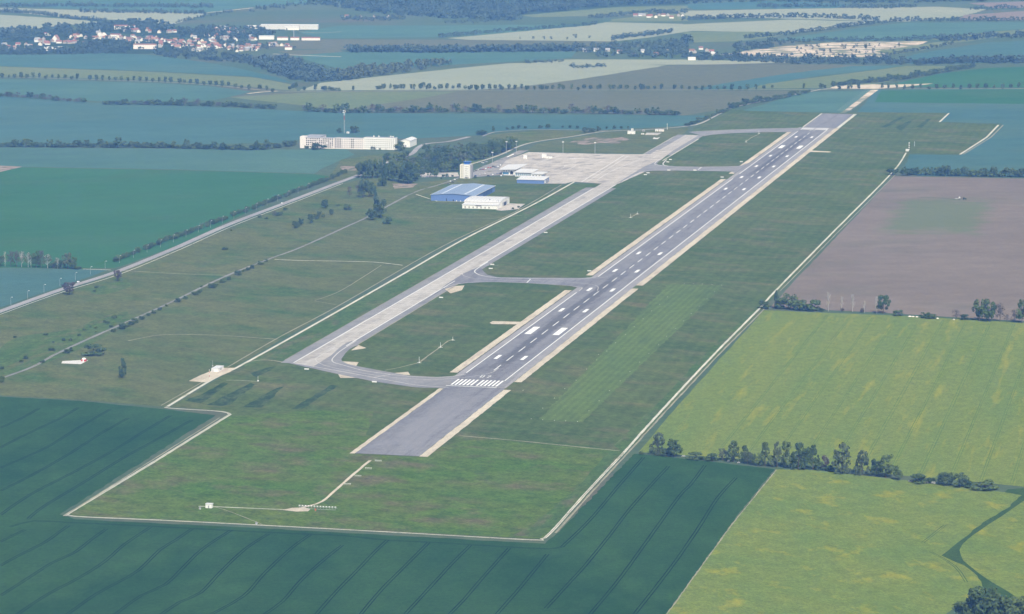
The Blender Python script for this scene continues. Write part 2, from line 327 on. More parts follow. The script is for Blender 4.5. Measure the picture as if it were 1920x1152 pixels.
rape_c = sheet('rapeseed_field', [(1990,915),(1921,938.5),(1890,960),(1862.5,978),(1837,995.5),(1814,1012),(1804,1022),(1799,1032),(1802,1042.5),(1806,1051),(1814,1058),(1835,1075),(1860,1092),(1886,1107),(1906,1120),(1990,1150)], ZF, 'rape_low', jit=0.6, step=12)
sheet('grass_path', [(1965,912),(1890,918),(1760,1020),(1740,1045),(1800,1080),(1800,1140),(1740,1260),(1990,1260),(1990,1100),(1860,1060),(1990,940)], 0.03, 'grass_path')
plough = sheet('ploughed_field', [(1676,331),(1965,336),(1965,605),(1800,596),(1640,586),(1445,577),(1470,548)], ZF, 'plough', jit=0.6)
sheet('wheat_field', [(1692,322),(1706,290),(1800,292),(1824,276),(1860,254),(1880,232),(1762,229),(1778,212),(1606,211),(1645,169),(1965,166),(1965,333),(1720,330)], ZF, 'crop_blue_haze', jit=1)
sheet('wheat_field', [(1652,170),(1965,167),(1965,196),(1640,192)], ZF+0.03, 'crop_green', jit=1)
sheet('wheat_field', [(1390,208),(1440,194),(1500,174),(1640,169),(1612,190),(1582,212)], ZF, 'crop_pale_haze', jit=1)
sheet('meadow', [(430,181),(540,173),(640,172),(1280,170),(1530,170),(1480,180),(1373,203),(1283,217),(1000,211),(640,208)], ZF, 'brownish', jit=1)
sheet('meadow', [(430,183),(600,173),(860,172),(780,186),(640,206)], ZF+0.03, 'olive', jit=2)
sheet('wheat_field', [(-60,180),(0,181),(180,193),(400,201),(640,212),(1280,217),(1340,217),(1290,236),(1130,244),(1007,243),(940,246),(900,254),(780,260),(560,262),(540,268),(0,276),(-60,276)], ZF, 'crop_blue_haze', jit=1)
sheet('wheat_field', [(-60,277),(0,277),(490,281),(650,281),(665,290),(640,300),(600,318),(590,326),(330,318),(40,313),(-60,312)], ZF, 'crop_pale_haze', jit=1)
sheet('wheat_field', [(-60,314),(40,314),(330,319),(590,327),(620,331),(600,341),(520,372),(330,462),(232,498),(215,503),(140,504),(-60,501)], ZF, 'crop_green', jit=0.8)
sheet('bare_plot', [(-60,310),(0,311),(42,313),(0,323),(-60,334)], ZF+0.03, 'bare_soil')
sheet('wheat_field', [(-60,502),(150,505),(205,506),(100,543),(0,577),(-60,597)], ZF, 'crop_blue_haze', jit=0.8)
# far side, left
sheet('wheat_field', [(-60,149),(0,149),(133,152),(300,157),(400,163),(470,172),(430,182),(400,188),(300,191),(180,190),(0,178),(-60,176)], ZF, 'crop_pale_haze', jit=1)
sheet('meadow', [(-60,124),(0,125),(300,136),(480,146),(552,160),(556,171),(400,157),(300,151),(133,146),(0,142),(-60,141)], ZF, 'olive', jit=2)
sheet('wheat_field', [(-60,103),(100,103),(190,100),(280,103),(390,118),(440,127),(520,145),(552,157),(470,144),(300,134),(0,124),(-60,123)], ZF+0.03, 'crop_blue_haze', jit=2)
sheet('stubble_field', [(-60,12),(0,15),(250,22),(390,26),(330,45),(310,46),(250,39),(120,33),(0,21),(-60,20)], ZF, 'sage', jit=4)
sheet('stubble_field', [(-60,26),(0,28),(130,36),(190,42),(120,48),(60,55),(0,60),(-60,62)], ZF, 'sage', jit=4)
sheet('wheat_field', [(-60,-40),(640,-40),(640,4),(470,13),(390,24),(250,20),(0,12),(-60,11)], ZF, 'crop_pale_haze', jit=6)
sheet('meadow', [(520,96),(640,92),(640,108),(550,103)], ZF, 'brownish', jit=3)
sheet('wheat_field', [(545,105),(640,98),(1080,97),(1072,109),(960,116),(860,121),(700,133),(640,130)], ZF, 'crop_pale_haze', jit=2)
sheet('stubble_field', [(562,170),(600,156),(700,145),(860,128),(955,119),(1062,117),(1110,119),(1250,123),(1080,150),(960,165),(890,169)], ZF, 'sage', jit=2)
sheet('fallow_field', [(892,169),(965,165),(1085,149),(1255,123),(1560,121),(1660,124),(1640,130),(1500,145),(1330,166),(1280,169)], ZF, 'brownish', jit=2)
sheet('wheat_field', [(1300,168),(1360,156),(1480,138),(1600,124),(1700,123),(1650,130),(1500,147),(1400,167)], ZF+0.03, 'crop_blue_haze', jit=3)
sheet('rye_field', [(1402,167),(1440,157),(1640,132),(1700,124),(1820,125),(1770,136),(1640,158),(1560,165)], ZF+0.05, 'olive', jit=2)
sheet('pasture', [(1650,163),(1760,139),(1850,128),(1965,124),(1965,165)], ZF, 'crop_green', jit=2)
# far side, middle and right
sheet('wheat_field', [(640,48),(830,48),(1080,46),(1110,48),(940,62),(836,70),(600,72),(560,60)], ZF, 'crop_pale_haze', jit=5)
sheet('fallow_field', [(560,74),(640,74),(880,75),(1150,78),(1090,92),(640,93),(520,92)], ZF+0.02, 'brownish', jit=4)
sheet('stubble_field', [(838,72),(960,61),(1105,48),(1135,42),(1280,45),(1300,58),(1215,71),(1150,78),(880,75)], ZF+0.04, 'sage', jit=3)
sheet('stubble_field', [(978,29),(1150,14),(1290,11),(1290,22),(1160,29),(1000,33)], ZF+0.04, 'olive', jit=4)
sheet('stubble_field', [(1150,36),(1290,24),(1290,40),(1140,41)], ZF+0.02, 'olive', jit=4)
sheet('wheat_field', [(1280,8),(1440,2),(1600,8),(1560,16),(1300,18)], ZF, 'crop_blue_haze', jit=4)
sheet('stubble_field', [(1270,21),(1480,17),(1760,13),(1850,18),(1800,32),(1700,41),(1640,40),(1500,36),(1290,31)], ZF+0.03, 'sage', jit=4)
sheet('fallow_field', [(1810,28),(1965,18),(1965,38),(1790,38)], ZF+0.03, 'purplish', jit=4)
sheet('fallow_field', [(1815,6),(1965,2),(1965,14),(1870,16)], ZF+0.03, 'purplish', jit=4)
sheet('stubble_field', [(1200,62),(1280,46),(1480,37),(1640,41),(1560,54),(1480,62),(1290,58)], ZF+0.02, 'sage', jit=3)
sheet('pasture', [(1280,60),(1490,60),(1450,70),(1380,78),(1300,80)], ZF+0.04, 'olive', jit=3)
sheet('wheat_field', [(1440,77),(1500,68),(1640,49),(1700,43),(1965,42),(1965,51),(1850,60),(1740,72),(1600,77)], ZF+0.05, 'crop_pale_haze', jit=3)
sheet('rye_field', [(1745,74),(1850,61),(1965,52),(1965,68),(1860,72),(1800,80)], ZF+0.05, 'olive', jit=3)
sheet('wheat_field', [(1665,117),(1720,101),(1850,80),(1965,74),(1965,116),(1720,121)], ZF+0.03, 'crop_blue_haze', jit=3)
sheet('quarry_floor', [(1350,103),(1400,95),(1480,86),(1560,80),(1690,78),(1740,78),(1700,94),(1660,108),(1560,107),(1440,108)], ZF+0.06, 'sand', jit=7, step=30)
sheet('rye_field', [(1640,97),(1760,79),(1800,78),(1730,95),(1670,104)], ZF+0.08, 'olive', jit=4)
sheet('meadow', [(1060,112),(1280,112),(1500,117),(1350,121),(1200,122),(1000,118)], ZF+0.02, 'sage', jit=4)
sheet('forest_floor', [(640,0),(980,30),(1160,13),(1290,9),(1290,-10),(640,-10)], ZF+0.01, 'forest_floor', jit=6)
sheet('forest_floor', [(-30,103),(140,102),(280,101),(330,96),(330,78),(140,56),(60,58),(-30,68)], ZF+0.01, 'forest_floor', jit=6)
sheet('forest_floor', [(200,48),(320,50),(490,62),(490,74),(300,70),(180,60)], ZF+0.01, 'forest_floor', jit=6)
ribbon('field_margin', [(1456,881),(1371,985.5),(1241,1165)], 0.9, ZF+0.05, 'track_dull', smooth=False, wob=0.3, step=5)
# --- wheel tracks left by sprayers in the nearest wheat field: pairs of ruts
def ruts(px, gap=2.1, w_=0.75, smooth=True):
    pts = [G(*p) for p in px]; pts = smooth_line(pts, 14) if (smooth and len(pts) > 2) else pts
    for s in (-1, 1):
        o = []
        for i in range(len(pts)):
            a, b = pts[max(0, i-1)], pts[min(len(pts)-1, i+1)]; d = math.dist(a, b) or 1
            o.append((pts[i][0]-(b[1]-a[1])/d*s*gap/2, pts[i][1]+(b[0]-a[0])/d*s*gap/2))
        ribbon('wheel_rut', o, w_, ZF+0.04, 'rut', True, False, wheat, wob=0.12)
Z1 = lambda *p: [(a/3, 768+b/3) for a, b in p]
Z2 = lambda *p: [(640+a/3, 768+b/3) for a, b in p]
for L in (Z1((0,745),(140,678)), Z1((0,880),(120,815),(250,750),(320,700),(385,655)), Z1((0,1050),(150,955),(290,865),(420,805),(510,735),(600,672)),
          Z1((100,1152),(260,1045),(450,945),(590,855),(700,760),(850,660)), Z1((380,1152),(540,1040),(660,975),(780,905),(900,790),(990,735),(1080,672)),
          Z1((650,1152),(790,1050),(930,985),(1040,880),(1140,785),(1300,680)), Z1((910,1152),(1010,1085),(1130,1030),(1250,905),(1380,785),(1510,700)),
          Z1((1190,1152),(1370,1050),(1490,920),(1640,780),(1745,705)), Z1((1490,1152),(1590,1080),(1700,955),(1830,840),(1925,765)),
          Z1((1780,1152),(1860,1060),(1930,985))+Z2((90,905),(190,800),(260,735)), Z2((110,1152),(230,1010),(370,870),(490,750)),
          Z2((360,1152),(500,1000),(620,870),(725,765)), Z2((610,1152),(690,1070),(810,930),(945,780)), Z2((875,1152),(1000,1010),(1090,900),(1160,815)),
          Z2((1150,1120),(1260,1000),(1370,880),(1500,720),(1640,540),(1840,320)), Z2((1400,1152),(1560,960),(1720,740),(1900,490))+[(1294,910),(1322,873)],
          Z2((1240,775),(1400,620),(1560,430),(1700,270)), [(1190,1152),(1260,1062),(1310,990),(1345,935),(1380,896)],
          Z1((0,215),(190,120),(330,55),(440,-10)), Z1((0,330),(260,215),(430,110),(620,0)), Z1((0,460),(170,375),(390,250),(560,140),(720,50)),
          Z1((0,595),(170,480),(420,350),(640,230),(800,130),(960,35)), Z1((160,615),(240,550),(480,405),(700,270),(900,160),(1080,60)),
          Z1((0,105),(120,50),(220,-5)),
          Z1((60,660),(190,628),(420,638),(850,658),(1300,682),(1750,703),(1925,710))+Z2((250,735),(500,748),(730,762),(950,775),(1170,785),(1250,770))):
    ruts(L)
for L in ([(1745,1035),(1790,1062),(1812,1092)], [(1730,1018),(1772,985)]):
    pts = [G(*p) for p in L]
    for s in (-1, 1): ribbon('wheel_rut', [(x+s*0.9, y) for x, y in pts], 0.5, ZF+0.04, 'grass_path', True, True, rape_b, wob=0.12)
b0, b1, t0, t1 = G(1203, 850), G(1865, 911), G(1436, 583), G(1965, 609)
for i in range(15):
    x_ = 262+i*24.0
    yb = b0[1]+(b1[1]-b0[1])*(x_-b0[0])/(b1[0]-b0[0])+12; yt = t0[1]+(t1[1]-t0[1])*(x_-t0[0])/(t1[0]-t0[0])-8
    if x_ < t0[0]: yt = min(yt, G(1436, 583)[1]-(t0[0]-x_)*60)
    if yt-yb > 60:
        for q in (-.95, .95): ribbon('wheel_rut', [(x_+q, yb), (x_+q+random.uniform(-.4, .4), (yb+yt)/2), (x_+q, yt)], 0.5, ZF+0.04, 'rape_rut', True, True, rape_a, step=20, wob=0.15)
# ================================================================ airfield ground
sheet('airfield_grass', [(130,964),(424,780),(432,776),(404,770),(320,763),(440,692),(640,578),(900,432),(1060,347),(1130,345),(1300,250),(1300,240),(1373,205),(1400,208),(1582,213),(1606,211),(1775,212),(1762,229),(1877,234),(1804,290),(1706,288),(1672,328),(1430,579),(1200,824),(1170,852),(1036,1000),(1018,1012),(500,986),(140,970)], ZG, 'grass', jit=0.4, step=15)
sheet('rough_grass', [(132,963),(428,782),(560,770),(700,772),(680,850),(660,852),(800,858),(830,838),(900,822),(1000,832),(1160,846),(1030,998),(1015,1010),(490,984),(142,968)], ZG+0.02, 'grass_near', jit=2, step=20)
sheet('verge_strip', [(1170,848),(1240,770),(1426,578),(1420,574),(1320,665),(1220,770),(1150,836)], ZG+0.03, 'grass_fresh', jit=1.0)
sheet('verge_strip', [(1012,1008),(1034,996),(1166,848),(1148,846),(1080,915),(1000,985),(960,1005)], ZG+0.03, 'grass_fresh', jit=2)
sheet('verge_strip', [(448,692),(640,583),(880,448),(1000,388),(1072,345),(1118,345),(1000,402),(850,494),(668,600),(545,680),(500,673)], ZG+0.03, 'grass_fresh', jit=0.6)
sheet('grass_west', [(-60,744),(0,742),(150,750),(312,764),(430,694),(640,572),(830,463),(968,398),(1055,345),(1000,345),(960,330),(860,336),(760,345),(700,332),(640,345),(520,392),(330,470),(228,510),(0,592),(-60,615)], ZG, 'grass_west', jit=0.4)
sheet('meadow', [(-60,716),(0,708),(70,684),(200,620),(300,577),(500,490),(560,466),(760,372),(800,352),(640,346),(520,394),(330,472),(228,512),(0,594),(-60,612)], ZG+0.02, 'grass_west', jit=0.4)
for P in ([(8,700),(60,675),(150,640),(210,605),(250,598),(235,612),(150,655),(60,690)], [(0,655),(40,632),(130,618),(200,592),(240,588),(160,640),(60,668),(0,690)], [(170,548),(215,530),(250,535),(200,552)]):
    sheet('scrub_patch', P, ZG+0.05, 'grass_fresh', jit=2, step=8, curve=True)
sheet('grass_plot', [(640,300),(745,284),(760,290),(725,305),(680,325),(640,340),(610,340)], ZG, 'grass_west', jit=1)
sheet('grass_plot', [(907,254),(1007,245),(1140,246),(1072,257),(1005,266),(972,275),(975,285)], ZG, 'grass_west', jit=1)
sheet('grass_plot', [(985,284),(1010,268),(1080,258),(1140,248),(1290,240),(1285,249),(1218,288),(1115,287)], ZG, 'grass_west', jit=1)
sheet('bare_plot', [(1068,268),(1092,262),(1112,258.5),(1138,260),(1165,257.5),(1182,262),(1166,265),(1160,270),(1128,268.5),(1100,272)], ZG+0.05, 'bare_soil', jit=7, step=14)
sheet('grass_plot', [(700,395),(840,350),(930,345),(1025,346),(1052,346),(960,402),(790,400),(700,408)], ZG+0.03, 'grass', jit=1)
sheet('bare_plot', [(735,345),(785,345),(775,352),(740,354)], ZG+0.06, 'bare_soil', jit=2, step=10)
sheet('bare_plot', [(640,312),(672,313),(668,320),(640,320)], ZG+0.06, 'bare_soil', jit=2, step=10)
sheet('lawn', [(838,300),(890,294),(905,300),(885,312),(840,314)], ZG+0.05, 'grass_fresh', jit=1)
# unmown darker squares near the thresholds
def dark_patch(P): sheet('tall_grass_patch', P, ZG+0.05, 'grass_dark', jit=1.3, step=8)
for P in ([(347,752),(368,744),(420,717),(428,720),(395,745),(376,757)], [(388,760),(470,718),(478,722),(430,760),(415,762)], [(455,764),(520,728),(532,725),(490,765)], [(545,768),(622,722),(634,724),(568,767)], [(470,700),(500,690),(520,688),(480,708)]):
    dark_patch(P)
for P in ([(1650,239),(1672,228),(1690,219),(1698,220),(1660,240)], [(1678,240),(1702,228),(1712,226),(1690,246)], [(1718,238),(1738,224),(1745,224),(1728,240)]):
    dark_patch(P)
# grass landing strip, mown
STRIP = sheet('mown_strip', [(1010,787),(1092,793),(1355,536),(1252,533),(1182,608)], ZG+0.05, 'grass_mown', jit=1.4, step=7)
# tracks
PERI = [(312,764),(318,766),(400,771),(424,774),(430,778),(418,786),(280,872),(134,960),(129,965),(142,969),(300,976),(490,985.5),(760,1000),(995,1013),(1015,1011),(1034,998),(1100,924),(1170,849),(1240,771),(1340,664),(1425,578),(1455,545),(1560,438),(1672,325),(1699,287)]
def twin(px, name, gap=1.7, w_=0.95):
    pts = smooth_line([G(*p) for p in px], 8)
    ribbon(name, pts, gap+w_*.6, ZT-.03, 'track_dull', True, False, wob=.2)
    for s_ in (-1, 1):
        o = []
        for i in range(len(pts)):
            a, b = pts[max(0, i-1)], pts[min(len(pts)-1, i+1)]; d = math.dist(a, b) or 1
            o.append((pts[i][0]-(b[1]-a[1])/d*s_*gap/2, pts[i][1]+(b[0]-a[0])/d*s_*gap/2))
        ribbon(name, o, w_, ZT, 'track', True, False, wob=.16)
twin(PERI[:11], 'perimeter_track'); twin(PERI[10:18], 'perimeter_track', 1.5, .8)
ribbon('perimeter_track', PERI[17:], 2.3, ZT, 'track', step=8, wob=0.2)
ribbon('perimeter_strip', [(122,967),(275,870),(412,784)], 1.2, ZT, 'track_dull', smooth=False, wob=0.2)
ribbon('perimeter_strip', [(1042,1000),(1108,925),(1178,849),(1248,772),(1348,665),(1433,580)], 1.6, ZT, 'track_dull', smooth=False, wob=0.3)
ribbon('perimeter_strip', [(1463,546),(1568,439),(1680,327)], 1.2, ZT, 'track_dull', smooth=False, wob=0.2)
ribbon('perimeter_track', [(1762,229),(1779,213)], 3, ZT, 'track', smooth=False)
ribbon('perimeter_track', [(1800,290),(1850,258),(1872,235)], 3.2, ZT, 'track', smooth=False)
ribbon('perimeter_strip', [(1806,290),(1858,258),(1881,235)], 2, ZT, 'track_dull', smooth=False)
DRAIN = [(314,763),(400,711),(440,692),(520,648),(640,580.5),(760,512),(873,447.5),(1000,384),(1078,341)]
ribbon('service_road', DRAIN, 3.0, ZT, 'track', step=20)
ribbon('service_strip', [(302,761),(380,717)], 1.2, ZT, 'track_dull', smooth=False)
ribbon('service_strip', [(427,689),(520,635),(640,571),(827,464),(967,397),(1053,347)], 1.5, ZT, 'track_dull', step=20, wob=0.2)
ribbon('service_track', [(441,692),(455,684),(470,678),(493,675.5),(515,677),(536,681)], 2.2, ZT+0.01, 'track_dull')
ribbon('access_track', [(694,864),(665,888),(632,917),(604,941),(580,949),(548,957)], 2.3, ZT, 'gravel', step=8, wob=0.2)
ribbon('access_track', [(550,957),(500,955),(440,952.5),(394,950.5),(372,950)], 1.4, ZT-0.01, 'track', step=8, wob=0.2)
sheet('gravel_pad', [(530,957),(548,953),(572,952.5),(582,955),(578,959.5),(555,960)], ZT+0.01, 'gravel', jit=0.5, step=6)
ribbon('grass_track', [(860,817.5),(900,821),(960,826),(1040,834),(1100,840),(1162,846)], 2.0, ZT, 'track_dull', step=8, wob=0.4)
ribbon('access_track', [(398,951),(420,956),(470,975),(492,984)], 0.7, ZT-0.02, 'track_dull', step=8, wob=0.2)
ribbon('field_track', [(155,505),(185,506),(208,507)], 2.2, ZT, 'track', smooth=False)
ribbon('field_track', [(232,508),(300,512),(360,515),(425,517)], 1.8, ZT, 'track_dull', wob=0.3)
ribbon('field_track', [(515,487),(560,489),(620,490),(700,492),(755,498)], 2.4, ZT, 'track', wob=0.3)
ribbon('field_track', [(590,564),(640,545),(715,498)], 1.0, ZT, 'track_dull', wob=0.2)
ribbon('field_track', [(590,565),(630,572)], 1.0, ZT, 'track_dull', wob=0.2)
ribbon('field_track', [(700,409),(780,408),(900,411),(980,404)], 1.4, ZT, 'track_dull', wob=0.4)
ribbon('field_track', [(240,640),(310,628),(420,630),(520,637)], 1.6, ZT, 'track_dull', wob=0.6)
ribbon('field_track', [(900,512-12),(935,498)], 0.8, ZT, 'track', wob=0.1)
ribbon('field_track', [(780,365),(820,378),(880,379)], 2.0, ZT, 'track', smooth=False)
# roads
ribbon('main_road', [(-60,605),(0,584.5),(110,545),(219,510),(330,465),(430,421),(533,382),(640,341),(678,327)], 9.0, ZR, 'road')
ribbon('main_road', [(677,327.5),(727,305),(770,290),(783,278),(800,270),(840,266),(880,257)], 8.0, ZR, 'road')
ribbon('road_edge_strip', [(-60,612),(0,590.5),(112,550),(224,515),(334,470),(434,425.5),(536,386),(643,344.5)], 1.2, ZR+0.02, 'track', step=20)
ribbon('old_road', [(-40,727),(0,711),(60,689),(110,662),(200,621),(300,577),(420,520),(500,488),(560,466),(640,430),(690,407),(740,380),(780,360),(830,345),(862,333),(885,322)], 3.8, ZR, 'old_road_surface', wob=0.35)
ribbon('boundary_road', [(873,311),(905,302),(940,290),(973,275),(1007,266),(1073,256.5),(1133,247),(1207,244),(1280,238),(1313,232),(1345,216),(1373,202.5),(1430,190),(1480,180),(1527,170.5),(1557,166)], 4.6, ZR, 'boundary_surface', step=20)
ribbon('boundary_road', [(905,256),(920,250),(940,247),(1007,243.5),(1140,245.5)], 4, ZR, 'road', step=20)
ribbon('country_road', [(-60,142.5),(0,144.2),(133,148.4),(300,154),(400,160.3),(467,167),(520,171.3),(640,171.8),(973,169.6),(1280,169.3),(1400,168.5),(1530,168.3),(1650,167.2),(1920,166.6),(1980,166.6)], 6.5, ZR, 'track_dull', step=30)
sheet('gravel_yard', [(1555,166.5),(1570,161),(1640,158.5),(1660,160),(1720,158),(1750,157),(1700,163),(1650,167)], ZR-0.03, 'gravel', jit=3)
ribbon('field_track', [(465,176),(490,173),(520,171.5)], 9, ZT, 'gravel', smooth=False)
ribbon('field_track', [(388,24),(420,21),(475,15)], 8, ZT, 'track')
ribbon('field_track', [(512,101.5),(560,104),(640,107)], 7, ZT, 'track')
ribbon('field_track', [(560,60),(600,62),(640,60)], 6, ZT, 'track_dull')
# ================================================================ runway (metres: x across, y along)
RW = tag(empty('runway', (0, 0, 0)), kind='structure')
def rsheet(name, x0, x1, y0, y1, z, mat, parent, jit=0.0):
    if jit:
        return sheet(name, [(x0, y0), (x1, y0), (x1, y1), (x0, y1)], z, mat, True, jit, 8, parent)
    return sheet(name, [(x0, y0), (x1, y0), (x1, y1), (x0, y1)], z, mat, True, 0, 8, parent)
rsheet('asphalt_surface', -22.6, 22.6, -1, 2500, ZA, 'asphalt', RW)
rsheet('paved_shoulder', -28.8, 31.2, 0, 2499, ZA-0.03, 'shoulder', RW)
rsheet('overrun', -22.5, 30.8, -315, -1, ZA-0.01, 'asphalt', RW)
rsheet('overrun', -22.0, 33.0, 2500, 2762, ZA-0.01, 'asphalt', RW)
for a in ((69, 600), (716, 1706), (1778, 2440)):
    rsheet('drain_channel', -29.6, -28.8, a[0], a[1], ZA, plain('drain_dark', (0.10, 0.09, 0.085), 0.9, 0.2, 0.3), RW)
    rsheet('gravel_strip', -37.8, -30.2, a[0], a[1], ZC, 'gravel', RW, 0.35)
rsheet('gravel_strip', 31.4, 38.4, 33, 628, ZC, 'gravel', RW, 0.35)
rsheet('gravel_strip', 31.4, 39.2, 652, 2496, ZC, 'gravel', RW, 0.35)
rsheet('gravel_strip', 31.0, 38.0, -316, -8, ZC, 'gravel', RW, 0.35)
rsheet('gravel_strip', -27.0, -22.7, -316, -14, ZC, 'gravel', RW, 0.35)
rsheet('gravel_strip', 33.0, 38.5, 2500, 2762, ZC, 'track', RW, 0.3)
rsheet('gravel_strip', -24.5, -22.0, 2504, 2762, ZC, 'track', RW, 0.3)
sheet('gravel_spur', [(918,606),(924,603),(983,604.5),(974,609),(922,608.5)], ZC, 'gravel', parent=RW)
sheet('gravel_spur', [(1515,284.5),(1520,282.8),(1558,285),(1556,286.3),(1517,285.8)], ZC, 'gravel', parent=RW)
def rect_mesh(name, w_, l_, mat): return mesh(name, [(-w_/2,-l_/2,0),(w_/2,-l_/2,0),(w_/2,l_/2,0),(-w_/2,l_/2,0)], [(0,1,2,3)], mat)
def marks(name, me, spots, parent=RW):
    for x, y in spots:
        o = link(name, me, None, parent); o.location = (x, y, ZM+0.02)
bar = rect_mesh('threshold_bar', 1.9, 30, PAINT); tdz = rect_mesh('touchdown_mark', 3.6, 22.5, PAINT)
aim = rect_mesh('aiming_mark', 6.6, 46, PAINT); cl = rect_mesh('centreline_stripe', 0.95, 30, PAINT)
xs = [s*(2.7+3.6*i) for i in range(6) for s in (-1, 1)]
marks('threshold_bar', bar, [(x, 21) for x in xs]+[(x, 2499-21) for x in xs])
marks('touchdown_mark', tdz, [(s*12.8, y) for y0 in (161, 461, 611, 761, 911) for y in (y0, 2499-y0) for s in (-1, 1)])
marks('aiming_mark', aim, [(s*14.3, y) for y in (323, 2499-323) for s in (-1, 1)])
ncl = 44
marks('centreline_stripe', cl, [(0, 88+15+(2499-176-30)*i/(ncl-1)) for i in range(ncl)])
rsheet('edge_line', -22.5, -21.5, 70, 585, ZM, PAINT, RW); rsheet('edge_line', -22.5, -21.5, 708, 1715, ZM, PAINT, RW)
rsheet('edge_line', -22.5, -21.5, 1778, 2430, ZM, PAINT, RW); rsheet('edge_line', 21.5, 22.5, 36, 2463, ZM, PAINT, RW)
rsheet('threshold_line', -24.5, 22.5, 0, 1.8, ZM, PAINT, RW); rsheet('threshold_line', -22.5, 22.5, 2497.2, 2499, ZM, PAINT, RW)
def digits(name, strokes, x, y, flip, k=1.0):
    """runway figures: 9 m high, drawn as flat bars"""
    m = MB()
    for x0, x1, y0, y1 in strokes: m.poly([(x0*k,y0*k,0),(x1*k,y0*k,0),(x1*k,y1*k,0),(x0*k,y1*k,0)])
    o = m.build(name, [PAINT], RW); o.location = (x, y, ZM); o.rotation_euler = (0, 0, math.pi if flip else 0)
DIG = {'0': [(-1.5,-.8,-4.5,4.5),(.8,1.5,-4.5,4.5),(-.8,.8,3.6,4.5),(-.8,.8,-4.5,-3.6)],
       '2': [(-1.5,1.5,3.6,4.5),(.8,1.5,.45,3.6),(-1.5,1.5,-.45,.45),(-1.5,-.8,-3.6,-.45),(-1.5,1.5,-4.5,-3.6)],
       '5': [(-1.5,1.5,3.6,4.5),(-1.5,-.8,.45,3.6),(-1.5,1.5,-.45,.45),(.8,1.5,-3.6,-.45),(-1.5,1.5,-4.5,-3.6)]}
digits('runway_number', DIG['0'], -3.0, 54, False, 1.15)
m = MB(); m.poly([(-1.7,4.2,0),(1.7,4.2,0),(1.7,5.2,0),(-1.7,5.2,0)]); m.poly([(-.8,-5.2,0),(0.1,-5.2,0),(1.7,4.2,0),(.8,4.2,0)])
m.build('runway_number', [PAINT], RW).location = (3.0, 54, ZM)
digits('runway_number', DIG['2'], 3.0, 2499-54, True, 1.1); digits('runway_number', DIG['5'], -3.0, 2499-54, True, 1.1)
# ================================================================ taxiways and apron
TW = tag(empty('taxiway', (0, 0, 0)), kind='structure')
def tsheet(name, px, z, mat, **k): return sheet(name, px, z, mat, parent=TW, **k)
rsheet('paved_shoulder', -205.5, -162.5, 84, 1560, ZC-0.03, 'asphalt_old', TW)
rsheet('paved_shoulder', -206, -162.5, 2010, 2330, ZC-0.03, 'asphalt_old', TW)
# concrete lanes as slabs rows
for i, (xa, xb) in enumerate(((-193.2, -187.7), (-187.6, -182.1), (-182.0, -176.5), (-176.4, -170.9))):
    rsheet('concrete_lane', xa, xb, 84+i*1.5, 2330, ZC, 'concrete', TW)
rsheet('edge_line', -193.6, -192.7, 86, 1550, ZM, PAINT, TW); rsheet('edge_line', -171.3, -170.4, 190, 640, ZM, PAINT, TW)
rsheet('edge_line', -171.3, -170.4, 760, 1600, ZM, PAINT, TW)
rsheet('centre_line', -182.3, -182.0, 150, 2300, ZM, PAINT_T, TW)
rsheet('verge_line', -206.2, -205.6, 100, 1540, ZC, 'track_dull', TW, 0.1); rsheet('verge_line', -162.5, -161.3, 200, 640, ZC, 'track_dull', TW, 0.15)
rsheet('verge_line', -207, -206, 2010, 2300, ZC, 'track', TW, 0.1); rsheet('verge_line', -162.5, -160.6, 1930, 2270, ZC, 'track', TW, 0.1)
tsheet('link_asphalt', [(540,681.5),(552,679),(660,640),(672.5,647.5),(658,653),(648,663),(640,674),(641,678),(652,683.5),(680,689.5),(720,697),(765,705),(820,708),(850,706),(874,702),(900,690),(985,690),(945,728),(838,729),(780,727.5),(702,716.5),(636,703)], ZA-0.02, 'asphalt_old')
tsheet('concrete_corner', [(552,682),(588,688),(620,668),(640,650),(668,632),(690,600),(686,600)], ZA-0.01, 'concrete')
tsheet('gravel_spur', [(672,648),(687,653.5),(676,655.5),(658,658)], ZC, 'gravel'); tsheet('gravel_spur', [(641,678.5),(672.5,680),(668,687),(655,685)], ZC, 'gravel')
tsheet('gravel_spur', [(738,700.5),(765,698),(769,704),(750,703.5)], ZC, 'gravel'); tsheet('gravel_spur', [(634,702),(638,709.5),(664,709.5),(680,708)], ZC, 'gravel')
def tline(px, w_=0.7, mat=PAINT_T): ribbon('taxi_line', px, w_, ZM, mat, parent=TW, step=6)
tline([(552.5,682),(589,688.5),(640,697.5),(701,708.8),(740,716),(780,723),(841,727.5)], 0.8)
tline([(668,640),(638.8,658.8),(627.5,668.8),(622.5,675.6),(626,680.6),(646,686.3),(681,695.6),(732.5,703),(780,707.5),(820,708.5),(853,706),(873,702.5)], 0.8)
tline([(628,652),(600,668),(592.5,673),(592.5,677),(600,682.5),(620,689.4),(665,698),(720,707),(780,712),(820,712.8),(870,709),(918,701),(935,691)], 0.5)
tline([(701,708.8),(732.5,703)], 0.8)
tsheet('link_asphalt', [(900,500),(905,508),(914,516),(933,520.5),(973,521.2),(1050,521.7),(1093,521.8),(1135,519),(1140,530),(1095,548),(1090,541.5),(1067,536.2),(1020,533),(973,530.8),(923,529.6),(880,531),(850,535),(836,540),(790,570),(840,532),(868,514)], ZA-0.02, 'asphalt')
tsheet('gravel_spur', [(834,543),(850,537.5),(871,536),(866,545),(845,551)], ZC, 'gravel')
tline([(915,492),(897,503),(890,509),(893,513.5),(905,518),(930,521.5),(973,522.8),(1050,524),(1090,523.5),(1118,520.5)], 0.9, PAINT)
tline([(806,555),(830,541.5),(856.7,533.5),(893,530),(930,529.6),(973,530.8),(1020,533.5),(1073,537.5),(1090,540),(1091,542),(1085,547)], 0.8)
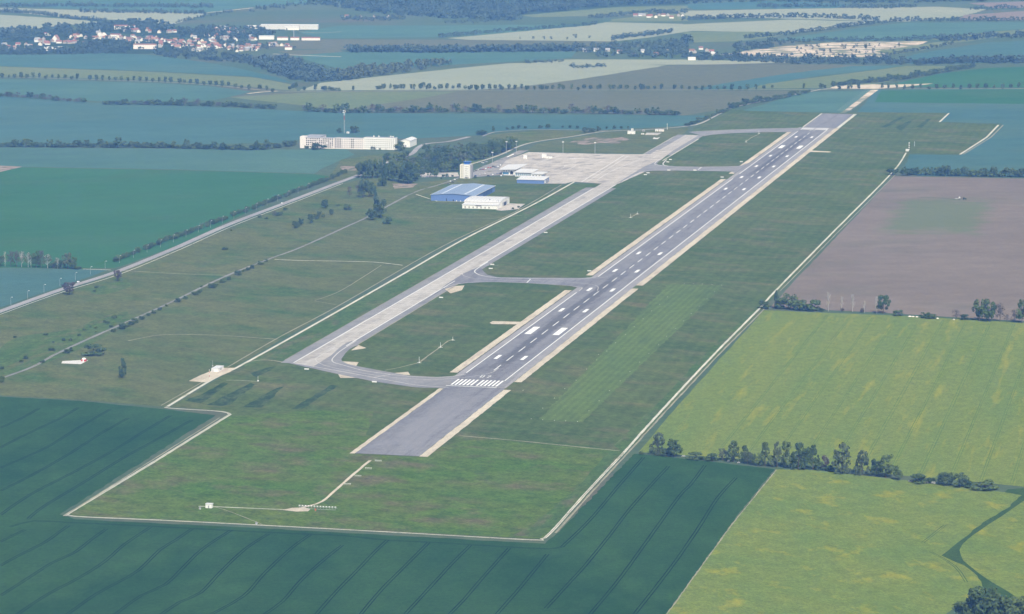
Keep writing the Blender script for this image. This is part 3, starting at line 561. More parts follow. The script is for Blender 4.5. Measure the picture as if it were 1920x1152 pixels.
tline([(866,512),(870,518),(890,523),(930,525.5),(973,526.9),(1020,528),(1057,529.5),(1106.7,534),(1121,538.5),(1120,546)], 0.45)
tline([(973,526.5),(1020,526.4),(1070,526),(1110,523.5),(1140,520)], 0.45)
tline([(988,530.8),(995,524)], 0.9, PAINT)
tsheet('link_asphalt', [(1239,300),(1231,306.5),(1234,309.5),(1253,311.6),(1270,312.8),(1309,313.4),(1360,313),(1387,312),(1420,300),(1425,312),(1376,325),(1372,322.3),(1325,321.2),(1262,320.3),(1223,320.8),(1200,324),(1150,348),(1180,330),(1210,312)], ZA-0.02, 'asphalt_old')
tline([(1237,299),(1228,306.8),(1231,310),(1247,312),(1270,313.5),(1309,314.2),(1387,313)], 0.9); tline([(1165,343),(1200,324),(1223,320.6),(1262,320),(1325,321),(1370,322)], 0.8)
tline([(1309,319),(1315,314.5)], 1.0, PAINT)
tline([(1253,312.4),(1243,308.6),(1250,300)], 1.6)
tsheet('link_asphalt', [(1290,248),(1372,244.2),(1434,242),(1500,240.8),(1518,241),(1512,249.5),(1473,248.3),(1434,248.3),(1372,250.6),(1337,253),(1320,256)], ZA-0.02, 'asphalt_old')
tline([(1297,247.4),(1372,244),(1434,241.7),(1500,240.7)], 1.2)
AP = sheet('apron', [(936,317),(950,300),(991,286),(1115,289),(1218,290),(1232,282),(1262,283),(1240,300),(1228,309),(1205,325),(1160,345),(1128,345),(1073,341.5),(1060,345),(1031,345),(1022,332),(975,320)], ZC+0.02, 'apron')
sheet('apron_extension', [(1020,344.8),(1055,345.2),(1068,341.5),(1040,339)], ZC+0.04, 'concrete')
sheet('car_park', [(885,333),(940,329),(972,331),(985,320),(940,318),(955,298),(992,282),(975,282),(930,302),(884,322)], ZC-0.02, 'parking', jit=1)
sheet('car_park', [(785,325),(858,324),(862,332),(790,333)], ZC-0.02, 'apron', jit=0.6)
sheet('concrete_yard', [(930,395),(948,382),(985,383),(972,393),(940,396)], ZC, 'apron', jit=1)
ribbon('apron_line', [(1090,342),(1170,292)], 1.4, ZM, PAINT_T, smooth=False, parent=AP); ribbon('apron_line', [(1100,342),(1180,292)], 0.9, ZM, PAINT_T, smooth=False, parent=AP)
ribbon('apron_line', [(1000,310),(1050,291)], 1.0, ZM, PAINT_T, smooth=False, parent=AP)
for P_ in ([(1012,322),(1035,321),(1052,317),(1066,310),(1082,304)], [(1020,326),(1046,325),(1064,319),(1080,311)], [(1034,318),(1044,320),(1056,320)], [(1048,308),(1060,306),(1074,305)], [(1058,313),(1062,309),(1070,307)], [(1000,306),(1040,296),(1052,292)], [(1120,338),(1150,320),(1200,300)]):
    ribbon('apron_line', P_, 0.9, ZM, PAINT_T, parent=AP, step=5)
for q in range(7):
    x = 1068+q*4.0; ribbon('apron_line', [(x, 298+0.3*math.sin(q)), (x+2.6, 297.6)], 2.0, ZM, PAINT, smooth=False, parent=AP)

# ================================================================ trees
def leaf_cloud(cent, rad, per, size, rng, flat=0.75):
    """leaf-sized quads on the shells of clumps, facing mostly outward"""
    V = []
    for c, r in zip(cent, rad):
        d = rng.normal(size=(per, 3)); d /= np.linalg.norm(d, axis=1)[:, None]
        p = c+d*r*rng.uniform(0.65, 1.08, (per, 1))*np.array([1, 1, flat])
        nrm = d+rng.normal(size=(per, 3))*0.45; nrm[:, 2] += 0.15; nrm /= np.linalg.norm(nrm, axis=1)[:, None]
        t = np.cross(nrm, rng.normal(size=(per, 3))); t /= np.linalg.norm(t, axis=1)[:, None]; b = np.cross(nrm, t)
        s = size*rng.uniform(0.6, 1.3, (per, 1))
        V.append(np.stack([p-t*s-b*s*0.7, p+t*s-b*s*0.7, p+t*s*0.8+b*s*0.7, p-t*s*0.8+b*s*0.7], 1))
    return np.concatenate(V).reshape(-1, 3)
def crown_pts(kind, rng, n):
    """clump centres and radii in a crown one unit high and one unit wide"""
    C, Rr = [], []
    for i in range(n):
        if kind == 'round':
            z = rng.uniform(0.24, 0.90); lim = math.sqrt(max(0.04, 1-((z-0.55)/0.50)**2))*0.40
            a = rng.uniform(0, 6.283); r = lim*math.sqrt(rng.uniform(0.12, 1)); C.append((r*math.cos(a), r*math.sin(a), z)); Rr.append(rng.uniform(0.10, 0.17))
        elif kind == 'spire':
            z = rng.uniform(0.10, 0.95); lim = (0.46*(1-z)**0.55+0.05)
            a = rng.uniform(0, 6.283); r = lim*math.sqrt(rng.uniform(0.1, 1)); C.append((r*math.cos(a), r*math.sin(a), z)); Rr.append(rng.uniform(0.06, 0.12))
        elif kind == 'poplar':
            z = rng.uniform(0.08, 0.95); lim = 0.40*min(1, (1.02-z)*2.6)*min(1, z*5)
            a = rng.uniform(0, 6.283); r = lim*math.sqrt(rng.uniform(0.1, 1)); C.append((r*math.cos(a), r*math.sin(a), z)); Rr.append(rng.uniform(0.10, 0.16))
        else:  # bush
            z = rng.uniform(0.12, 0.80); lim = math.sqrt(max(0.05, 1-((z-0.25)/0.72)**2))*0.40
            a = rng.uniform(0, 6.283); r = lim*math.sqrt(rng.uniform(0.1, 1)); C.append((r*math.cos(a), r*math.sin(a), z)); Rr.append(rng.uniform(0.12, 0.2))
    return np.array(C), np.array(Rr)
def quad_mesh(name, V, mats, extra=None):
    """leaf quads (plus an optional MB for wood, material slot 1)"""
    nq = len(V)//4; q = np.arange(nq*4).reshape(-1, 4)
    ev = np.array(extra.v, float).reshape(-1, 3) if extra else np.zeros((0, 3)); ef = extra.f if extra else []
    me = bpy.data.meshes.new(name)
    me.from_pydata(np.concatenate([V, ev]).tolist(), [], q.tolist()+[tuple(i+nq*4 for i in f) for f in ef])
    for m in mats: me.materials.append(m)
    me.polygons.foreach_set('material_index', [0]*nq+[1]*len(ef)); me.update(); return me
def wood(kind, rng):
    m = MB(); top = 0.55 if kind in ('round', 'bush') else 0.85
    m.tube((0, 0, -0.01), (0.01, 0, 0.28), 0.035, 0.026, 6); m.tube((0.01, 0, 0.27), (0, 0.01, top), 0.026, 0.008, 5)
    for i in range(6):
        a = rng.uniform(0, 6.28); z = rng.uniform(0.22, 0.5); L = rng.uniform(0.2, 0.36)
        m.tube((0, 0, z), (L*math.cos(a), L*math.sin(a), z+rng.uniform(0.1, 0.3)), 0.014, 0.004, 4)
    return m
def bare_wood(rng):
    m = MB(); m.tube((0, 0, -0.01), (0, 0, 0.5), 0.022, 0.014, 6); m.tube((0, 0, 0.5), (0.01, 0, 0.97), 0.014, 0.003, 5)
    for i in range(20):
        a = rng.uniform(0, 6.28); z = rng.uniform(0.16, 0.8); L = rng.uniform(0.18, 0.42)*(1.1-z*0.7)
        e = (L*math.cos(a), L*math.sin(a), min(0.98, z+rng.uniform(0.12, 0.34))); m.tube((0, 0, z), e, 0.011, 0.004, 4)
        for k in range(4):
            t = rng.uniform(0.35, 0.95); b = rng.uniform(0, 6.28); s = (e[0]*t, e[1]*t, z+(e[2]-z)*t)
            m.tube(s, (s[0]+0.11*math.cos(b), s[1]+0.11*math.sin(b), min(1, s[2]+rng.uniform(0.05, 0.16))), 0.006, 0.002, 3)
    return m
PROTO = {}
def build_protos():
    spec = {'round': ('round', 24, 46, 0.036, LEAF, BARK, 4), 'dark': ('round', 26, 46, 0.036, LEAFD, BARK, 3), 'pale': ('round', 22, 42, 0.036, LEAFP, BARK, 3),
            'spire': ('spire', 52, 26, 0.036, LEAFD, BARK, 4), 'lightspire': ('spire', 50, 26, 0.036, LEAF, BARK, 3), 'olivespire': ('spire', 46, 22, 0.034, LEAFP, BARK, 2), 'poplar': ('poplar', 34, 34, 0.040, LEAFD, BARK, 3), 'bush': ('bush', 20, 44, 0.045, LEAF, BARK, 4),
            'darkbush': ('bush', 20, 44, 0.045, LEAFD, BARK, 3), 'copper': ('round', 18, 40, 0.036, LEAFR, BARK, 2), 'blossom': ('bush', 14, 36, 0.05, BLOSSOM, BARK, 2),
            'bloomtree': ('round', 22, 40, 0.036, leafmat('leaf_flowering', (0.10, 0.13, 0.07), (0.19, 0.21, 0.14)), BARK, 2)}
    for k, (shape, nc, per, sz, lm, bk, nv) in spec.items():
        for v in range(nv):
            rng = np.random.default_rng(hash((shape, v, nc)) % 1000+v*17+len(k)*131)
            C, Rr = crown_pts(shape, rng, nc); L = leaf_cloud(C, Rr, per, sz, rng); W = wood(shape, rng)
            lo = leaf_cloud(C, Rr, max(10, per//3), sz*1.7, rng)
            PROTO.setdefault(k, []).append((quad_mesh(k+'_crown', L, [lm]), W.me(k+'_trunk', [bk]), quad_mesh(k+'_small', lo, [lm, bk], W)))
    for v in range(3):
        rng = np.random.default_rng(90+v); W = bare_wood(rng)
        C, Rr = crown_pts('round', rng, 12); L = leaf_cloud(C, Rr, 7, 0.016, rng)
        PROTO.setdefault('bare', []).append((quad_mesh('bare_crown', L, [LEAFP]), W.me('bare_trunk', [PALEBARK]), quad_mesh('bare_small', L, [LEAFP, PALEBARK], W)))
        W = bare_wood(rng); C, Rr = crown_pts('round', rng, 20); L = leaf_cloud(C, Rr, 16, 0.024, rng)
        PROTO.setdefault('thin', []).append((quad_mesh('thin_crown', L, [LEAFR]), W.me('thin_trunk', [BARK]), quad_mesh('thin_small', L, [LEAFR, BARK], W)))
        W = bare_wood(rng); C, Rr = crown_pts('round', rng, 22); L = leaf_cloud(C, Rr, 18, 0.026, rng)
        PROTO.setdefault('palethin', []).append((quad_mesh('palethin_crown', L, [LEAFP]), W.me('palethin_trunk', [PALEBARK]), quad_mesh('palethin_small', L, [LEAFP, PALEBARK], W)))
build_protos()
def tree(name, kind, x, y, h, w_, label, group, cat='tree', detail=True, z=0.05):
    c, t, s = random.choice(PROTO[kind]); rz = random.uniform(0, 6.28)
    if detail:
        o = empty(name, (x, y, z), rz, (w_, w_*random.uniform(0.9, 1.1), h))
        link('crown', c, None, o); link('trunk', t, None, o)
    else:
        o = link(name, s); o.location = (x, y, z); o.rotation_euler = (0, 0, rz); o.scale = (w_, w_, h)
    return tag(o, label, cat, group)
def ptree(name, kind, px, py, hpx, wpx, label, group, cat='tree', detail=True):
    x, y = G(px, py); k = mpp(x, y); wpx *= {'spire': 1.35, 'lightspire': 1.35, 'olivespire': 1.2, 'poplar': 1.15}.get(kind, 1.25); hpx *= 1.10
    return tree(name, kind, x, y, hpx*k, wpx*k, label, group, cat, detail)
def row(name, kinds, L, fmt, group, cat='tree', detail=True, x0=0.0, y0=0.0, s=1.0):
    """L holds (x, y, w, h[, kind]) in photo crops; sorted left to right for the ordinals"""
    L = sorted(L, key=lambda q: q[0])
    L = [q if len(q) < 5 else q[:4]+({'spire': random.choice(['spire', 'lightspire', 'lightspire', 'olivespire']), 'dark': random.choice(['dark', 'round'])}.get(q[4], q[4]),) for q in L]
    for i, q in enumerate(L):
        ptree(name, q[4] if len(q) > 4 else random.choice(kinds), x0+q[0]/s, y0+q[1]/s, q[3]/s, q[2]/s, fmt.format(o=ordn(i+1)), group, cat, detail)
# --- nearest hedge on the right
H = [(1180+a/8, 790+b/8, c/8, d/8, k) for a, b, c, d, k in ((430,512,230,325,'spire'),(680,530,250,262,'dark'),(190,497,80,55,'bush'),(560,525,160,120,'darkbush'),(1000,572,230,105,'bush'),(1240,602,170,118,'bush'),(1400,592,130,170,'pale'),(1560,612,190,300,'spire'),(1730,622,120,240,'spire'),(1830,628,110,135,'pale'))]
H += [(1400+a/6.4, 820+b/6.4, c/6.4, d/6.4, k) for a, b, c, d, k in ((10,322,110,140,'pale'),(120,342,110,140,'round'),(220,347,120,265,'spire'),(300,350,110,130,'bush'),(365,362,120,285,'spire'),(470,365,150,290,'spire'),(560,370,100,120,'darkbush'),(620,385,150,295,'spire'),(700,388,150,250,'round'),(795,396,130,275,'spire'),(865,398,110,110,'bush'),(940,402,110,170,'copper'),(1000,408,90,90,'darkbush'),(1140,432,240,330,'spire'),(1380,457,190,285,'spire'),(1560,470,140,200,'dark'),(1670,485,180,270,'dark'),(1815,517,115,170,'round'))]
H += [(1680+a/3.946, 860+b/3.946, c/3.946, d/3.946, k) for a, b, c, d, k in ((165,177,140,62,'bush'),(262,182,70,50,'darkbush'),(365,197,115,92,'dark'),(470,212,115,98,'dark'),(540,215,80,60,'bush'),(650,230,180,66,'bush'))]
row('hedge_tree', ['round'], H, 'tree or shrub in the hedge between the rapeseed fields, {o} from the track', 'hedge between the two rapeseed fields')
row('blossom_shrub', ['blossom'], [(1707,904,7,5),(1722,905,9,4),(1737,906.5,9,4.5),(1750,908,8,5),(1838,917,9,4),(1281.5,857,6,3),(1366,866,5,2.6),(1385,869,5,2.8)], 'low white flowering shrub at the foot of the rapeseed hedge, {o} from the left', 'white shrubs along the hedge foot', 'shrub')
for i, (a, b, c, d, k) in enumerate(((1812,1172,48,42,'dark'),(1842,1178,62,72,'dark'),(1872,1182,52,62,'dark'),(1897,1172,52,50,'round'),(1925,1176,52,52,'round'))):
    ptree('field_tree', k, a, b, d, c, 'big tree at the end of the grass path, %s from the left' % ordn(i+1), 'trees where the grass path ends')
# --- middle hedge on the right
H = [(1400+a/6.4, 530+b/6.4, c/6.4, d/6.4, k) for a, b, c, d, k in ((205,312,140,105,'bush'),(350,312,55,205,'poplar'),(410,315,150,135,'bush'),(520,325,180,175,'round'),(630,335,160,135,'bush'),(720,340,130,95,'bush'),(815,345,170,135,'bush'),(900,348,70,40,'darkbush'),(980,347,75,210,'bare'),(1140,348,60,165,'bare'),(1142,350,50,38,'copper'),(1270,352,85,195,'bare'),(1390,362,55,50,'copper'),(1412,366,60,135,'bare'),(1560,376,70,190,'bare'),(1640,377,140,215,'round'),(1815,402,105,78,'bush'))]
H += [(1680+a/8, 540+b/8, c/8, d/8, k) for a, b, c, d, k in ((430,456,150,95,'bush'),(530,460,140,70,'bush'),(905,477,130,140,'thin'),(1030,477,130,82,'darkbush'),(1250,498,210,300,'round'),(1390,503,210,315,'round'),(1560,508,170,260,'thin'),(1660,512,90,110,'thin'),(1770,522,110,180,'thin'),(1890,532,170,330,'dark'))]
row('hedge_tree', ['round'], H, 'tree or shrub along the edge of the brown field, {o} from the perimeter track', 'hedge along the brown field')
# --- hedge behind the brown field
H = [(1280+a/3, b/3, c/3, d/3) for a, b, c, d in [(1180,985,60,34)]+[(1240+i*25, 987+random.uniform(-2,2), random.uniform(34,52), random.uniform(26,52)) for i in range(7)]+[(1425+i*27, 989+i*0.5, random.uniform(36,56), random.uniform(28,54)) for i in range(19)]]
row('hedge_tree', ['round', 'dark', 'bush', 'round'], H, 'tree in the hedge beyond the brown field, {o} from the airfield', 'hedge beyond the brown field', detail=False)
# --- left side, single trees and bushes
for a, b, c, d, k, lb in ((130,553,25,23,'copper','brownish rounded tree beside the main road on the left'),(220,528,15,20,'copper','small upright brownish tree near the road junction'),(175,666,37,21,'bush','wide dense green bush beside the old track'),(230.5,709,15,33,'poplar','lone dark columnar poplar on the western grass'),
    (609.8,391,13,16,'dark','small upright dark tree alone on the meadow by the road'),(652.8,394,18,11,'bush','low rounded bush alone on the meadow near the poplars'),(621.5,403.5,8,11,'dark','small dark tree at the dirt turning'),
    (705.3,408,11,45,'poplar','tall slim poplar above the old road'),(713,409,24,38,'dark','leafy dark tree right beside the tall slim poplar'),(696,413,18,20,'dark','low rounded dark tree at the poplar by the old road'),(727.5,420.5,18,14,'bush','rounded pale bush below the tall poplar')):
    ptree('bush' if k == 'bush' else 'poplar_tree' if k == 'poplar' else 'broadleaf_tree', k, a, b, d, c, lb, None, 'bush' if k == 'bush' else 'tree')
row('broadleaf_tree', ['dark', 'round'], [(500,470,80,92),(535,460,70,80),(580,432,70,92),(700,407,80,118),(770,357,70,70),(815,332,60,80),(865,337,45,45)], 'tree in the short row on the dirt turning, {o} from the left', 'short tree row by the dirt turning', x0=480, y0=360, s=6.857)
row('bush', ['bush', 'thin'], [(235,318,80,66),(275,312,60,55),(325,302,60,62),(375,240,60,40),(45,320,45,22),(135,352,50,26),(1055,180,60,22)], 'greyish bush on the meadow below the main road, {o} from the left', 'bushes on the meadow', 'bush', x0=480, y0=360, s=6.857)
row('hedge_bush', ['darkbush', 'bush'], [(a, b, c, d) for a, b, c, d in ((1468,338,32,24),(1498,323,22,16),(1420,360,28,20),(1393,371,26,18),(1370,379,24,16),(1340,398,36,28),(1285,424,28,22),(1255,440,34,24),(1215,460,26,18),(1192,470,40,28),(1133,466,18,14),(1125,497,32,22),(1095,510,38,24),(1042,532,32,20),(1000,550,34,24),(935,574,16,14),(900,595,24,18),(867,612,30,20),(835,626,26,18),(795,647,38,26),(757,666,40,28),(735,680,34,24),(710,690,40,30),(685,702,42,32),(640,718,36,24),(375,838,36,24),(400,826,20,24),(240,890,28,16),(12,1000,34,40))],
    'dark bush along the old road, {o} from the left', 'bushes along the old road', 'bush', True, 0, 384, 3)
row('scrub_bush', ['bush', 'darkbush'], [(a, b+8, c, d) for a, b, c, d in ((260,728,28,16),(300,770,18,12),(358,760,26,20),(397,760,30,18),(445,732,20,14),(475,700,24,14),(510,684,14,10),(538,690,18,12),(540,712,14,9),(585,657,22,16),(645,632,40,22),(604,660,30,14),(625,684,22,16),(85,742,20,14),(145,862,28,18),(120,878,24,16),(290,815,34,18),(10,918,24,16),(545,462,22,14),(530,484,22,12),(1265,246,34,18),(1300,140,14,8),(1460,66,20,12))],
    'small shrub scattered on the rough scrubland, {o} from the left', 'shrubs on the scrubland', 'bush', False, 0, 384, 3)
row('grove_tree', ['thin'], [(a/7.385, 440+b/7.385, c/7.385, d/7.385, k) for a, b, c, d, k in ((10,440,110,140,'dark'),(70,445,60,190,'bare'),(150,448,120,205,'thin'),(230,450,130,210,'thin'),(300,452,120,200,'palethin'),(390,455,110,190,'palethin'),(430,458,70,150,'bare'),(500,460,130,220,'round'),(570,463,130,225,'thin'),(660,466,140,180,'palethin'),(740,470,110,110,'darkbush'),(800,470,90,140,'palethin'),(860,472,100,130,'darkbush'),(940,475,150,210,'pale'),(1000,477,120,170,'round'),(1080,482,110,50,'darkbush'))],
    'tree in the grove at the corner of the green field, {o} from the left', 'grove at the green field corner')
# --- roadside trees and lamps along the main road (x about -590 m, every few metres)
k = 0; y = 700.0
while y < 1660:
    if not (792 < y < 806 or 1110 < y < 1130):
        k += 1
        tree('roadside_tree', random.choice(['round', 'round', 'dark', 'round']), -592+random.uniform(-3, 3)+(y-700)*0.012, y, random.uniform(4.2, 7.0), random.uniform(6, 9.5), 'small leafy tree along the main road, %s from the junction' % ordn(k), 'trees lining the main road')
    y += random.uniform(7.0, 10.0)
lm = MB().tube((0, 0, 0), (0, 0, 8.4), 0.12, 0.07, 6).me('pole', [METAL]); la = MB().tube((0, 0, 8.3), (1.3, 0, 8.8), 0.06, 0.05, 5).me('arm', [METAL])
lh = MB().box(0.9, 2.2, -0.28, 0.28, 8.7, 9.0).me('lamp_head', [LAMPW])
for i in range(25):
    y = 313.5+47.2*i
    o = empty('street_lamp', (-584.5+(y-360)*0.008, y, ZR)); link('pole', lm, None, o); ar_ = link('arm', la, None, o); link('lamp_head', lh, None, ar_)
    tag(o, 'tall street lamp beside the main road, %s from the left frame edge' % ordn(i+1), 'street lamp', 'lamps along the main road')
# --- airport park
PK = [(675,334,16,28,'dark'),(682,334,16,30,'dark'),(690,335,18,33,'dark'),(699,335,18,34,'round'),(708,334,18,32,'dark'),(716,332,16,26,'round'),(721,350,11,48,'poplar'),(714,349,14,13,'bush'),(729,338,18,30,'dark'),(738,340,18,32,'dark'),(748,341,18,33,'round'),(757,343,20,30,'dark'),(766,345,28,40,'dark'),(776,341,20,34,'round'),(783,337,16,26,'dark'),(790,332,12,18,'pale'),(806,333,13,17,'round'),(818,332.5,12,16,'round'),
      (673,370,14,26,'thin'),(655,370,12,19,'thin'),(682,371,18,33,'dark'),(692,370,18,30,'dark'),(700,368,12,22,'round'),
      (745,311,18,22,'round'),(755,306,18,22,'round'),(735,313,14,16,'bush'),(726,301,14,14,'bush'),(750,299,16,13,'bush'),(762,294,14,12,'bush'),(770,320,20,24,'pale'),(782,318,20,24,'round'),(790,313,20,26,'dark')]
for i in range(10): PK.append((796+i*7.2, 323+random.uniform(-1.5, 1), 13, random.uniform(16, 22), random.choice(['dark', 'round'])))
for i in range(9): PK.append((800+i*8.5, 309-i*0.6+random.uniform(-1.5, 1.5), 16, random.uniform(17, 24), random.choice(['round', 'pale', 'dark', 'bloomtree'] if i > 5 else ['round', 'pale', 'dark'])))
for i in range(13): PK.append((820+i*11, 303-i*1.75+random.uniform(-2, 2), 17, random.uniform(18, 26), random.choice(['dark', 'dark', 'round'])))
for i in range(10): PK.append((890+i*8.2, 303-i*2.6+random.uniform(-1.5, 1.5), 16, random.uniform(18, 27), random.choice(['dark', 'dark', 'round'])))
for i in range(8): PK.append((800+i*20, 291-i*1.2+random.uniform(-2, 2), 18, random.uniform(14, 21), random.choice(['dark', 'pale', 'round'])))
for i in range(5): PK.append((850+i*9, 297.5+random.uniform(-.6, .6), 9, 6, 'bloomtree'))
row('park_tree', ['dark'], PK, 'tree in the woodland beside the control tower, {o} from the left', 'trees around the airport buildings')
row('bush', ['darkbush'], [(596,280.5,26,11),(574,279,10,7),(700,280.5,8,6),(712,281,4,4),(724,281,4,3),(750,283,17,17),(664,249.5,15,13),(636,249.5,8,9),(600,268,9,6)], 'green shrub by the abandoned white block, {o} from the left', 'shrubs by the white block', 'bush', False)
row('bush', ['darkbush'], [(832,332,7,6),(838,332,6,6),(848,331.5,5,4),(891,335,5,5),(828,336,4,4),(962,393,5,3.5),(972,390,5,3.5)], 'small dark shrub near the hangars, {o} from the left', 'shrubs near the hangars', 'bush', False)
row('bush', ['dark', 'darkbush'], [(903,253,20,8),(925,247,5,10),(951,244,6,5),(961,243,6,6),(973,242,7,7),(985,242,6,5),(1013,241,8,6),(1027,241,9,8),(1055,240,5,4),(1069,240.5,6,5),(1082,241,6,5),(1097,249,10,10),(1105,249,10,9),(1113,249,9,8),(1122,246,8,9),(1138,242,5,6),(1152,242,6,6),(1165,242,6,5),(1178,242,4,5)], 'bush along the boundary road behind the apron, {o} from the left', 'bushes behind the apron', 'bush', False)
# --- avenue on the far country road
AV = [(12,425),(50,425),(82,427),(120,427),(153,427),(186,426),(222,428),(257,431),(294,428),(329,430),(367,430),(402,433),(436,434),(506,436),(542,440),(578,442),(615,441),(650,440),(683,443),(719,442),(754,442),(788,444),(824,446),(860,447),(896,448),(931,452),(960,452),(1010,456),(1037,455),(1072,458),(1107,460),(1145,464),(1182,467),(1216,468),(1250,473),(1286,471),(1323,480),(1359,485),(1401,491),(1462,489),(1500,497),(1535,505),(1630,492),(1650,486),(1665,480),(1710,498),(1775,493),(1815,494),(1830,498),(1852,496),(1868,499),(1890,500),(1908,500)]
AV += [(1920+a, b) for a, b in ((66,498),(202,493),(222,490),(238,488),(276,488),(299,492),(316,488),(337,489),(350,488),(392,489),(411,494),(448,489),(461,484),(482,491),(495,488),(525,491),(550,489),(562,488),(595,489),(629,486),(661,486),(698,489),(720,494),(732,490),(754,494),(766,491),(793,493),(800,490),(835,492),(866,489),(893,492),(908,494),(943,491),(978,491),(1014,489),(1040,494),(1048,491),(1085,493),(1118,491),(1131,494),(1156,491),(1190,490),(1226,491),(1249,492),(1296,491),(1331,495),(1366,487),(1402,489),(1441,491),(1454,490),(1512,495),(1533,489),(1557,493),(1570,488),(1605,490),(1654,493),(1684,490),(1698,493),(1725,490),(1762,489),(1802,491),(1876,490),(1914,489))]
AV += [(3840+a, b) for a, b in ((36,490),(74,491),(112,495),(152,493),(196,491),(235,489),(278,492),(322,491),(364,493),(412,491),(458,486),(504,485),(682,486),(778,486),(798,486),(880,490),(932,490),(947,485),(988,489),(1122,486),(1158,488),(1203,486),(1247,492),(1293,489),(1338,487),(1384,491),(1428,487),(1473,485),(1522,484),(1565,493),(1612,486),(1658,487),(1705,486),(1751,484),(1800,489),(1846,485),(1891,483))]
row('avenue_tree', ['dark', 'dark', 'round'], [(a, b+13+random.uniform(0, 2), random.uniform(14, 24), random.uniform(18, 33)) for a, b in AV], 'small round tree in the avenue on the far country road, {o} from the left', 'avenue trees on the far country road', detail=False, s=3)
# --- hedges beyond the airport (each tree its own object)
def along(pts, step, jit=0.8):
    out = []
    for (x0, y0), (x1, y1) in zip(pts, pts[1:]):
        n = max(1, int(abs(x1-x0)/step))
        out += [(x0+(x1-x0)*i/n+random.uniform(-step*.3, step*.3), y0+(y1-y0)*i/n+random.uniform(-jit, jit)) for i in range(n)]
    return out
def hedge(pts, step, w0, w1, h0, h1, kinds, fmt, group, name='hedge_tree', jit=0.8):
    L = []
    for x, y in along(pts, step, jit):
        u = random.random()**2.2; L.append((x, y, random.uniform(w0, w1)*1.15, (h0+(h1-h0)*u)*1.15, random.choice(kinds)))
    row(name, kinds, L, fmt, group, detail=False)
hedge([(-6,276),(120,276.5),(290,277.5),(420,281),(490,282),(560,272)], 8.5, 9, 15, 6, 17, ['dark','round','dark','bush'], 'tree in the field hedge left of the abandoned block, {o} from the left', 'field hedge left of the block')
hedge([(200,196),(330,198),(430,200),(520,205)], 8.0, 9, 14, 6, 13, ['dark','thin','dark'], 'tree in the far left hedge beyond the blue fields, {o} from the left', 'far left hedge')
hedge([(570,209),(640,212),(760,211),(900,211),(1000,212),(1150,214),(1278,217)], 8.5, 9, 14, 6, 15, ['dark','dark','round','thin'], 'tree in the long hedge behind the airport, {o} from the left', 'long hedge behind the airport')
hedge([(-4,181),(50,184),(110,190),(165,193)], 7.0, 9, 13, 5, 12, ['dark','thin'], 'tree in the short hedge at the far left, {o} from the left', 'short hedge at the far left')
hedge([(1290,236),(1320,226),(1372,204),(1400,196)], 6, 8, 12, 4, 9, ['dark','bush'], 'bush beside the curving boundary road, {o} from the left', 'bushes by the curving road', 'hedge_bush')
hedge([(1372,199),(1430,192),(1500,178),(1520,172)], 6, 8, 13, 4, 10, ['dark','round'], 'tree along the slanting boundary road, {o} from the left', 'trees on the slanting boundary road')
hedge([(1562,163),(1600,158),(1640,155),(1700,148),(1760,138),(1830,126)], 6.5, 8, 13, 6, 11, ['dark','round'], 'tree on the lane rising past the gravel yard, {o} from the left', 'trees on the rising lane')
# ---------------------------------------------------------------- far woods: masses nobody could count
def mass(name, label, spots, mat, seed=1, per=44):
    rng = np.random.default_rng(seed); C, Rr = crown_pts('round', rng, 9); U = leaf_cloud(C, Rr*1.5, per//9+1, 0.12, rng)
    V = []
    for x, y, h, w_ in spots:
        a = rng.uniform(0, 6.28); ca, sa = math.cos(a), math.sin(a)
        P = U.copy(); P[:, 2] = P[:, 2]*1.1-0.12; X = (P[:, 0]*ca-P[:, 1]*sa)*w_+x; Y = (P[:, 0]*sa+P[:, 1]*ca)*w_+y
        V.append(np.stack([X, Y, P[:, 2]*h], 1))
    V = np.concatenate(V); o = link(name, quad_mesh(name, V, [mat]))
    return tag(o, label, 'woods', None, 'stuff')
def band(pts, step, h, depth=2.0, jit=1.0):
    """trees scattered along a photo polyline: depth in px"""
    out = []
    for x, y in along(pts, step, jit):
        yy = y+random.uniform(-depth, depth); X, Y = G(x, yy); hh = h*random.uniform(0.6, 1.25); out.append((X, Y, hh, hh*random.uniform(0.9, 1.5)))
    return out
def area(poly, n, h):
    out = []; xs_ = [p[0] for p in poly]; ys_ = [p[1] for p in poly]
    while len(out) < n:
        x, y = random.uniform(min(xs_), max(xs_)), random.uniform(min(ys_), max(ys_)); inside = False
        for (ax, ay), (bx, by) in zip(poly, poly[1:]+poly[:1]):
            if (ay > y) != (by > y) and x < (bx-ax)*(y-ay)/(by-ay)+ax: inside = not inside
        if inside:
            X, Y = G(x, y); hh = h*random.uniform(0.6, 1.2); out.append((X, Y, hh, hh*random.uniform(0.9, 1.5)))
    return out
mass('stream_woods', 'winding belt of stream-side woodland behind the left fields', area([(285,100),(330,99),(420,104),(480,112),(530,108),(600,128),(640,140),(640,153),(565,154),(520,142),(460,120),(400,115),(310,108)], 330, 13), LEAF_HAZE, 3)
mass('pale_stream_woods', 'pale flowering woodland strip right of the stream belt', area([(630,138),(700,128),(840,118),(845,122),(760,138),(660,152),(640,153)], 150, 13), LEAFP, 4)
mass('far_tree_belt', 'straight dark tree belt crossing the far middle fields', band([(655,97),(800,98),(930,97),(1080,95)], 1.9, 15, 1.2), LEAF_HAZE, 5)
mass('hill_forest', 'blue forest filling the top middle of the view', area([(560,2),(640,-6),(1290,-8),(1290,6),(1150,12),(980,27),(960,40),(820,34),(700,26)], 1000, 17), LEAF_HAZE, 6)
mass('east_forest', 'far forest strip along the top right edge', area([(1290,-8),(1930,-8),(1930,2),(1600,8),(1440,3),(1290,8)], 420, 17), LEAF_HAZE, 7)
